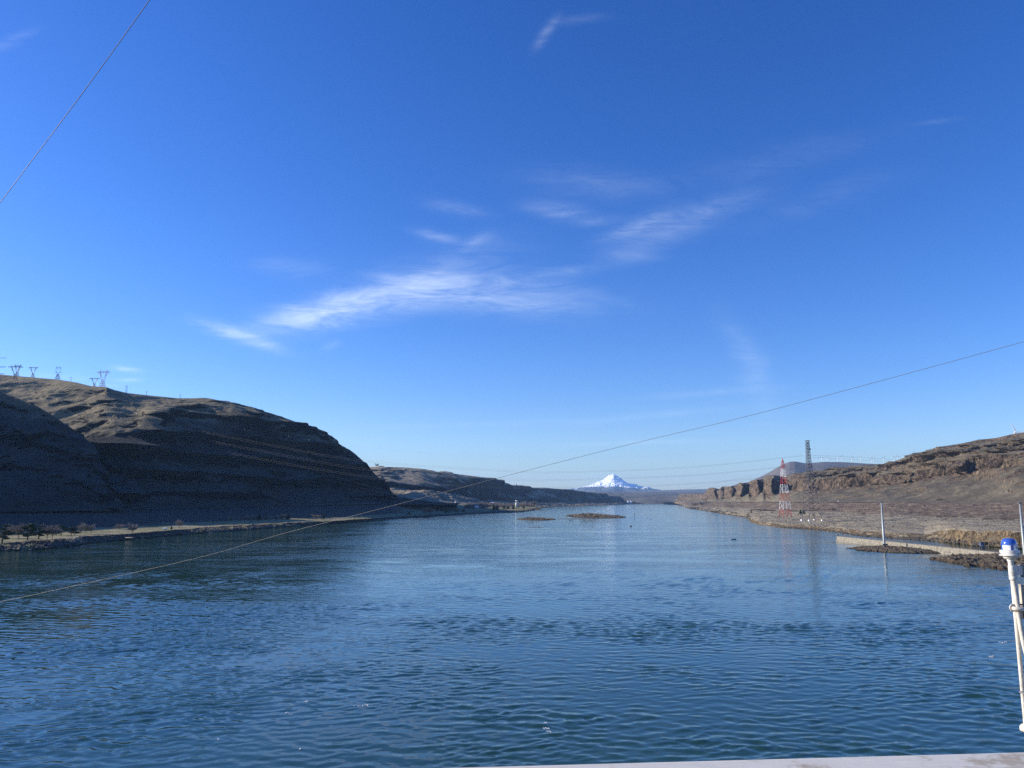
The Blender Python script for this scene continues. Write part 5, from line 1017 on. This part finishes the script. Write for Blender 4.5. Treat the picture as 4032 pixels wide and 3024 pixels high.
def vehicle(px, yb_, D, L_, H_, W_, paint, label, boxy, rz=0.0):
    e_ = empty('parked_van' if boxy else 'car', P(px, yb_, D), rz); tag(e_, label, 'van' if boxy else 'car'); h0 = 0.45
    pr = [(-.5, h0), (.5, h0), (.5, H_ * .5), (.42, H_ * .58), (.34, H_), (-.49, H_), (-.5, H_ * .9)] if boxy else [(-.5, h0), (.5, h0), (.5, H_ * .5), (.28, H_ * .62), (.1, H_), (-.25, H_), (-.42, H_ * .64), (-.5, H_ * .6)]
    n_ = len(pr); v = [(x * L_, y, z) for y in (-W_ / 2, W_ / 2) for x, z in pr]
    MB().add(v, [(i, (i + 1) % n_, n_ + (i + 1) % n_, n_ + i) for i in range(n_)] + [tuple(range(n_))[::-1], tuple(range(n_, 2 * n_))]).build('body', paint, e_)
    for sx in (-.32, .3):
        for sy in (-1, 1): MB().lathe([(.42, -.12), (.42, .12)], (sx * L_, sy * W_ * .46, .42), 12, 'y').build('wheel', M['black'], e_)
    for sy in (-1, 1): MB().box((L_ * (.28 if boxy else -.06), sy * (W_ / 2 + .01), H_ * .78), (L_ * (.1 if boxy else .34), .04, H_ * .22)).build('side_window', M['glass'], e_)
vehicle(3300, 1975.2, 2480, 8.5, 3.6, 2.5, M['white'], 'white box van on the embankment road right of the grey tower', True, R(-115))
e_ = vehicle(3325, 1973.6, 2420, 5.5, 2.2, 2.0, M['black'], 'black car on the embankment road following the white van', False, R(-115))
bpy.data.objects['parked_van'].name = 'box_van'

# ------------------------------------------------------------------ small poles on the flats
for a, yt, yb_, lb in ((3257, 2023, 2042, 'thin left one of two utility poles on the flat behind the grey tower'), (3281, 2022, 2046, 'thin right one of two utility poles on the flat behind the grey tower')):
    D = 1420.0; s = mpp(D); e_ = empty('utility_pole', P(a, yb_, D)); tag(e_, lb, 'utility pole'); h = (yb_ - yt) * s; MB().tube((0, 0, -1), (0, 0, h), .22, .16, n=6).build('pole', M['wood'], e_); MB().box((0, 0, h - .7), (2.4, .15, .2)).build('crossarm', M['wood'], e_)

# ------------------------------------------------------------------ blue beacon on its conduit, right foreground
D = 6.0; q0 = P(3977, 2185, D); u_ = float(np.linalg.norm(P(3978, 2185, D) - q0))
bk_ = empty('obstruction_beacon', q0); tag(bk_, 'blue domed warning light on white conduit in the right foreground', 'warning light')
WP = plain('worn_white_enamel', (0.62, 0.60, 0.54), 0.45, var=0.25, scale=18, bump=0.15); CP = plain('cream_painted_conduit', (0.58, 0.53, 0.44), 0.5, var=0.25, scale=14, bump=0.2)
dm = bpy.data.materials.new('blue_lens'); dm.use_nodes = True; bs = dm.node_tree.nodes['Principled BSDF']; bs.inputs['Base Color'].default_value = (0.05, 0.13, 0.55, 1); bs.inputs['Roughness'].default_value = 0.18; bs.inputs['Transmission Weight'].default_value = 0.25; bs.inputs['Coat Weight'].default_value = 0.6
def lz(name, prf, mat, c=(0, 0, 0), n=40, ax='z', sm=True, parent=None):
    o = MB().lathe([(r * u_, z * u_) for r, z in prf], tuple(k * u_ for k in c), n, ax).build(name, mat, parent or bk_)
    for p_ in o.data.polygons: p_.use_smooth = len(p_.vertices) == 4
    if sm:
        md = o.modifiers.new('edges', 'EDGE_SPLIT'); md.split_angle = R(35)
    return o
lz('dome', [(27, 18), (27.5, 38), (27, 46), (25, 53), (21, 59), (15, 63), (8, 64.5), (0.5, 65)], dm, n=48)
lz('inner_lamp', [(9, 20), (9, 40), (5, 50), (.5, 52)], WP)
rg = lz('base_ring', [(30, 19), (34, 19), (34.5, 16), (34, 6), (35.5, 4), (37, 0.5), (37, -2), (33, -3.5), (20, -3.5)], WP, n=48)
for k in range(3):
    a = R(-90 + 22 + k * 120); MB().box((math.cos(a) * 36.5 * u_, math.sin(a) * 36.5 * u_, 5 * u_), (5 * u_, 5 * u_, 6 * u_), a).build('screw', M['steel'], rg)
lz('lower_housing', [(27, -3.5), (22, -13), (14, -15.5), (13, -17)], WP, n=24); MB().box((19 * u_, -6 * u_, -8 * u_), (9 * u_, 12 * u_, 10 * u_)).build('housing_lug', WP, bk_)
def sticker(a0, a1, nm='label_sticker', mark=False):
    n_ = 10; r = 27.9; V_ = []
    for k in range(n_ + 1):
        a = R(a0 + (a1 - a0) * k / n_); V_ += [(r * math.cos(a) * u_, r * math.sin(a) * u_, 20 * u_), (r * math.cos(a) * u_, r * math.sin(a) * u_, 38 * u_)]
    o = MB().add(V_, [(2 * k, 2 * k + 2, 2 * k + 3, 2 * k + 1) for k in range(n_)]).build(nm, M['white'], bk_)
    if mark:
        for (b0, b1, z0, z1) in ((.32, .46, 26, 33), (.55, .60, 27, 32), (.62, .68, 26, 33), (.70, .75, 27, 32), (.77, .86, 26.5, 32.5)):
            v = []
            for f_ in (b0, b1):
                a = R(a0 + (a1 - a0) * f_); v += [(28.2 * math.cos(a) * u_, 28.2 * math.sin(a) * u_, z0 * u_), (28.2 * math.cos(a) * u_, 28.2 * math.sin(a) * u_, z1 * u_)]
            MB().add(v, [(0, 2, 3, 1)]).build('print_mark', plain('grey_print', (0.12, 0.12, 0.14), 0.6), o)
sticker(-175, -112); sticker(-92, -25, mark=True)
lz('neck', [(12, -17), (12, -24), (9.5, -25), (9.5, -40)], WP, n=24)
jb = lz('junction_box', [(9.5, -40), (12.5, -42), (13, -78), (12, -82)], WP, (2, 0, 0), 24); 
MB().box((22 * u_, 0, -59 * u_), (30 * u_, 22 * u_, 36 * u_)).build('box_body', WP, jb)
MB().box((39.5 * u_, 0, -61 * u_), (5 * u_, 30 * u_, 48 * u_)).build('box_cover', M['steel'], jb)
lz('coupling', [(13.5, -82), (14, -84), (14, -94), (11, -97)], WP, (3, 0, 0), 8, sm=False)
def pipe(nm, pts, r, mat): return MB().path([Vector(p) * u_ for p in pts], r * u_, 16).build(nm, mat, bk_, True)
pipe('conduit', crom([(3, 0, -95), (8, 0, -150), (12, 0, -230), (15, -3, -300), (21, -8, -370), (36, -14, -430), (62, -20, -500), (90, -20, -540)], 8), 8.6, CP)
pipe('straight_conduit', [(9, 14, -90), (8, 14, -300), (7, 14, -610), (7, 14, -655)], 7.6, CP)
lz('elbow_boot', [(8.5, 0), (10.5, -3), (11, -22), (19, -26), (24, -34), (24, -46), (15, -53), (3, -55)], CP, (9, 12, -612), 20)
cl_ = MB().path([Vector(p) * u_ for p in crom([(32, -6, -205), (16, -14, -206), (-1, -11, -205), (-6, 2, -204), (4, 12, -205)], 5)], 8 * u_, 8).build('pipe_clamp', CP, bk_, True)
lz('clamp_disc', [(15, -2.5), (15.5, 0), (15, 2.5)], CP, (-4, 4, -202), 24, 'y')
MB().box((34 * u_, 0, -190 * u_), (26 * u_, 14 * u_, 6 * u_)).build('clamp_arm', M['steel'], bk_); MB().box((36 * u_, 0, -208 * u_), (24 * u_, 16 * u_, 22 * u_)).build('clamp_bracket', M['steel'], bk_)
MB().box((14 * u_, 0, -517 * u_), (40 * u_, 30 * u_, 7 * u_)).box((24 * u_, -2 * u_, -512 * u_), (18 * u_, 24 * u_, 10 * u_)).build('lower_clamp', M['steel'], bk_)
# weathered post beside it
pq = P(4026, 2303, 6.02); po = empty('weathered_post', pq); tag(po, 'weathered bolted wooden post cut by the right edge beside the beacon pipe', 'post')
PWd = plain('sun_bleached_timber', (0.42, 0.38, 0.30), 0.85, var=0.4, scale=9, bump=0.6)
MB().box((18 * u_, 0, -46 * u_), (44 * u_, 40 * u_, 94 * u_)).build('post_head', PWd, po); MB().box((28 * u_, 0, -330 * u_), (44 * u_, 36 * u_, 474 * u_)).build('post_shaft', plain('tan_painted_post', (0.50, 0.40, 0.27), 0.7, var=0.15, scale=6, bump=0.2), po)
MB().box((8 * u_, -2 * u_, -112 * u_), (26 * u_, 44 * u_, 40 * u_)).build('bolt_plate', M['black'], po)
for z in (-18, -30): lz('bolt', [(5, -3), (5, 3), (3, 6)], M['dsteel'], (16, -22, z), 6, 'y', False, po)
# foam flecks on the boils
v, f = [], []; rnd = random.Random(21)
for (a, b, n_, sp) in ((2148, 2846, 10, 5), (2152, 2868, 14, 12), (2163, 2880, 8, 8), (1205, 2762, 8, 8), (1132, 2806, 5, 6), (3942, 2530, 8, 8), (3960, 2528, 6, 6), (3905, 2585, 6, 10), (1180, 2948, 4, 4), (860, 2910, 4, 4), (1420, 2780, 10, 30), (1450, 2775, 8, 24)):
    for k in range(n_):
        q = PG(a + rnd.uniform(-sp, sp), b + rnd.uniform(-2, 2), 0.12); r = rnd.uniform(0.04, 0.12); o = len(v)
        for j in range(6): an = j * math.pi / 3 + rnd.uniform(-.3, .3); rr_ = r * rnd.uniform(.5, 1.2); v.append((q[0] + 1.8 * rr_ * math.cos(an), q[1] + 2.0 * rr_ * math.sin(an), q[2] + 0.03 * rnd.random()))
        v.append((q[0], q[1], q[2] + 0.10)); f += [(o + j, o + (j + 1) % 6, o + 6) for j in range(6)]
o = link('foam', mesh('foam', v, f), None, M['ball']); tag(o, 'small white flecks of foam on the boiling near water', 'foam', kind='stuff')
# ------------------------------------------------------------------ parapet rail along the bottom edge
zr = CAMZ - 0.42; A_ = PG(1500, 3019, zr); B_ = PG(4032, 2951, zr); d = (B_ - A_); L = np.linalg.norm(d); d = d / L; nn = np.array([d[1], -d[0], 0])
a0 = A_ - d * 1.6; Lr = L + 3.2
prf = [(0.006, -0.20), (0.0, -0.02), (0.003, -0.006), (0.010, -0.0015), (0.02, 0.0), (0.16, 0.0), (0.175, -0.002), (0.182, -0.01), (0.182, -0.20)]
nseg = 60; V_ = []
for k in range(nseg + 1):
    p = d * (Lr * k / nseg)
    for w_, z in prf: V_.append(p + nn * w_ + np.array([0, 0, z]))
n_ = len(prf); F_ = [(k * n_ + j, k * n_ + (j + 1) % n_, (k + 1) * n_ + (j + 1) % n_, (k + 1) * n_ + j) for k in range(nseg) for j in range(n_)] + [tuple(range(n_)), tuple(range(nseg * n_, (nseg + 1) * n_))[::-1]]
m = bpy.data.materials.new('worn_pale_rail_paint'); m.use_nodes = True; t = NT(m.node_tree); b = t.n['Principled BSDF']; g = t.new('ShaderNodeTexCoord')
n1 = t.noise(g.outputs['Object'], 9, 8, 0.7); n2 = t.noise(g.outputs['Object'], 3.2, 4, 0.6, 0.5); n3 = t.noise(t.mapping(g.outputs['Object'], (6, 60, 6)), 2.0, 4, 0.6)
c = t.mix(t.ramp(n3, [(0.3, 0.0), (0.7, 1.0)]), (0.60, 0.55, 0.45), (0.70, 0.65, 0.54)); c = t.mix(t.ramp(t.m('ADD', t.m('MULTIPLY', n1, .6), t.m('MULTIPLY', n2, .5)), [(0.60, 0.0), (0.66, 1.0)]), c, (0.42, 0.34, 0.22)); c = t.mix(t.ramp(n1, [(0.66, 0.0), (0.70, 1.0)]), c, (0.75, 0.75, 0.74))
t.l.new(c, b.inputs['Base Color']); b.inputs['Roughness'].default_value = 0.45; bp = t.new('ShaderNodeBump'); bp.inputs['Distance'].default_value = 0.002; bp.inputs['Strength'].default_value = 0.5; t.l.new(n1, bp.inputs['Height']); t.l.new(bp.outputs[0], b.inputs['Normal'])
o = link('parapet_rail', mesh('parapet_rail', V_, F_), None, m); o.location = a0; tag(o, 'pale worn metal rail top running along the bottom edge of the view', 'railing')

# ------------------------------------------------------------------ haze
def haze():
    mb = MB().box((0, 21000, 690), (36000, 44000, 1390)); mb2 = mb
    m = bpy.data.materials.new('thin_haze'); m.use_nodes = True; nt = m.node_tree; nt.nodes.clear()
    o_ = nt.nodes.new('ShaderNodeOutputMaterial'); v = nt.nodes.new('ShaderNodeVolumePrincipled')
    v.inputs['Density'].default_value = 1.6e-5; v.inputs['Color'].default_value = (0.36, 0.62, 1.0, 1); v.inputs['Anisotropy'].default_value = 0.1
    nt.links.new(v.outputs[0], o_.inputs['Volume'])
    o = mb2.build('haze', m); tag(o, kind='stuff')
haze()
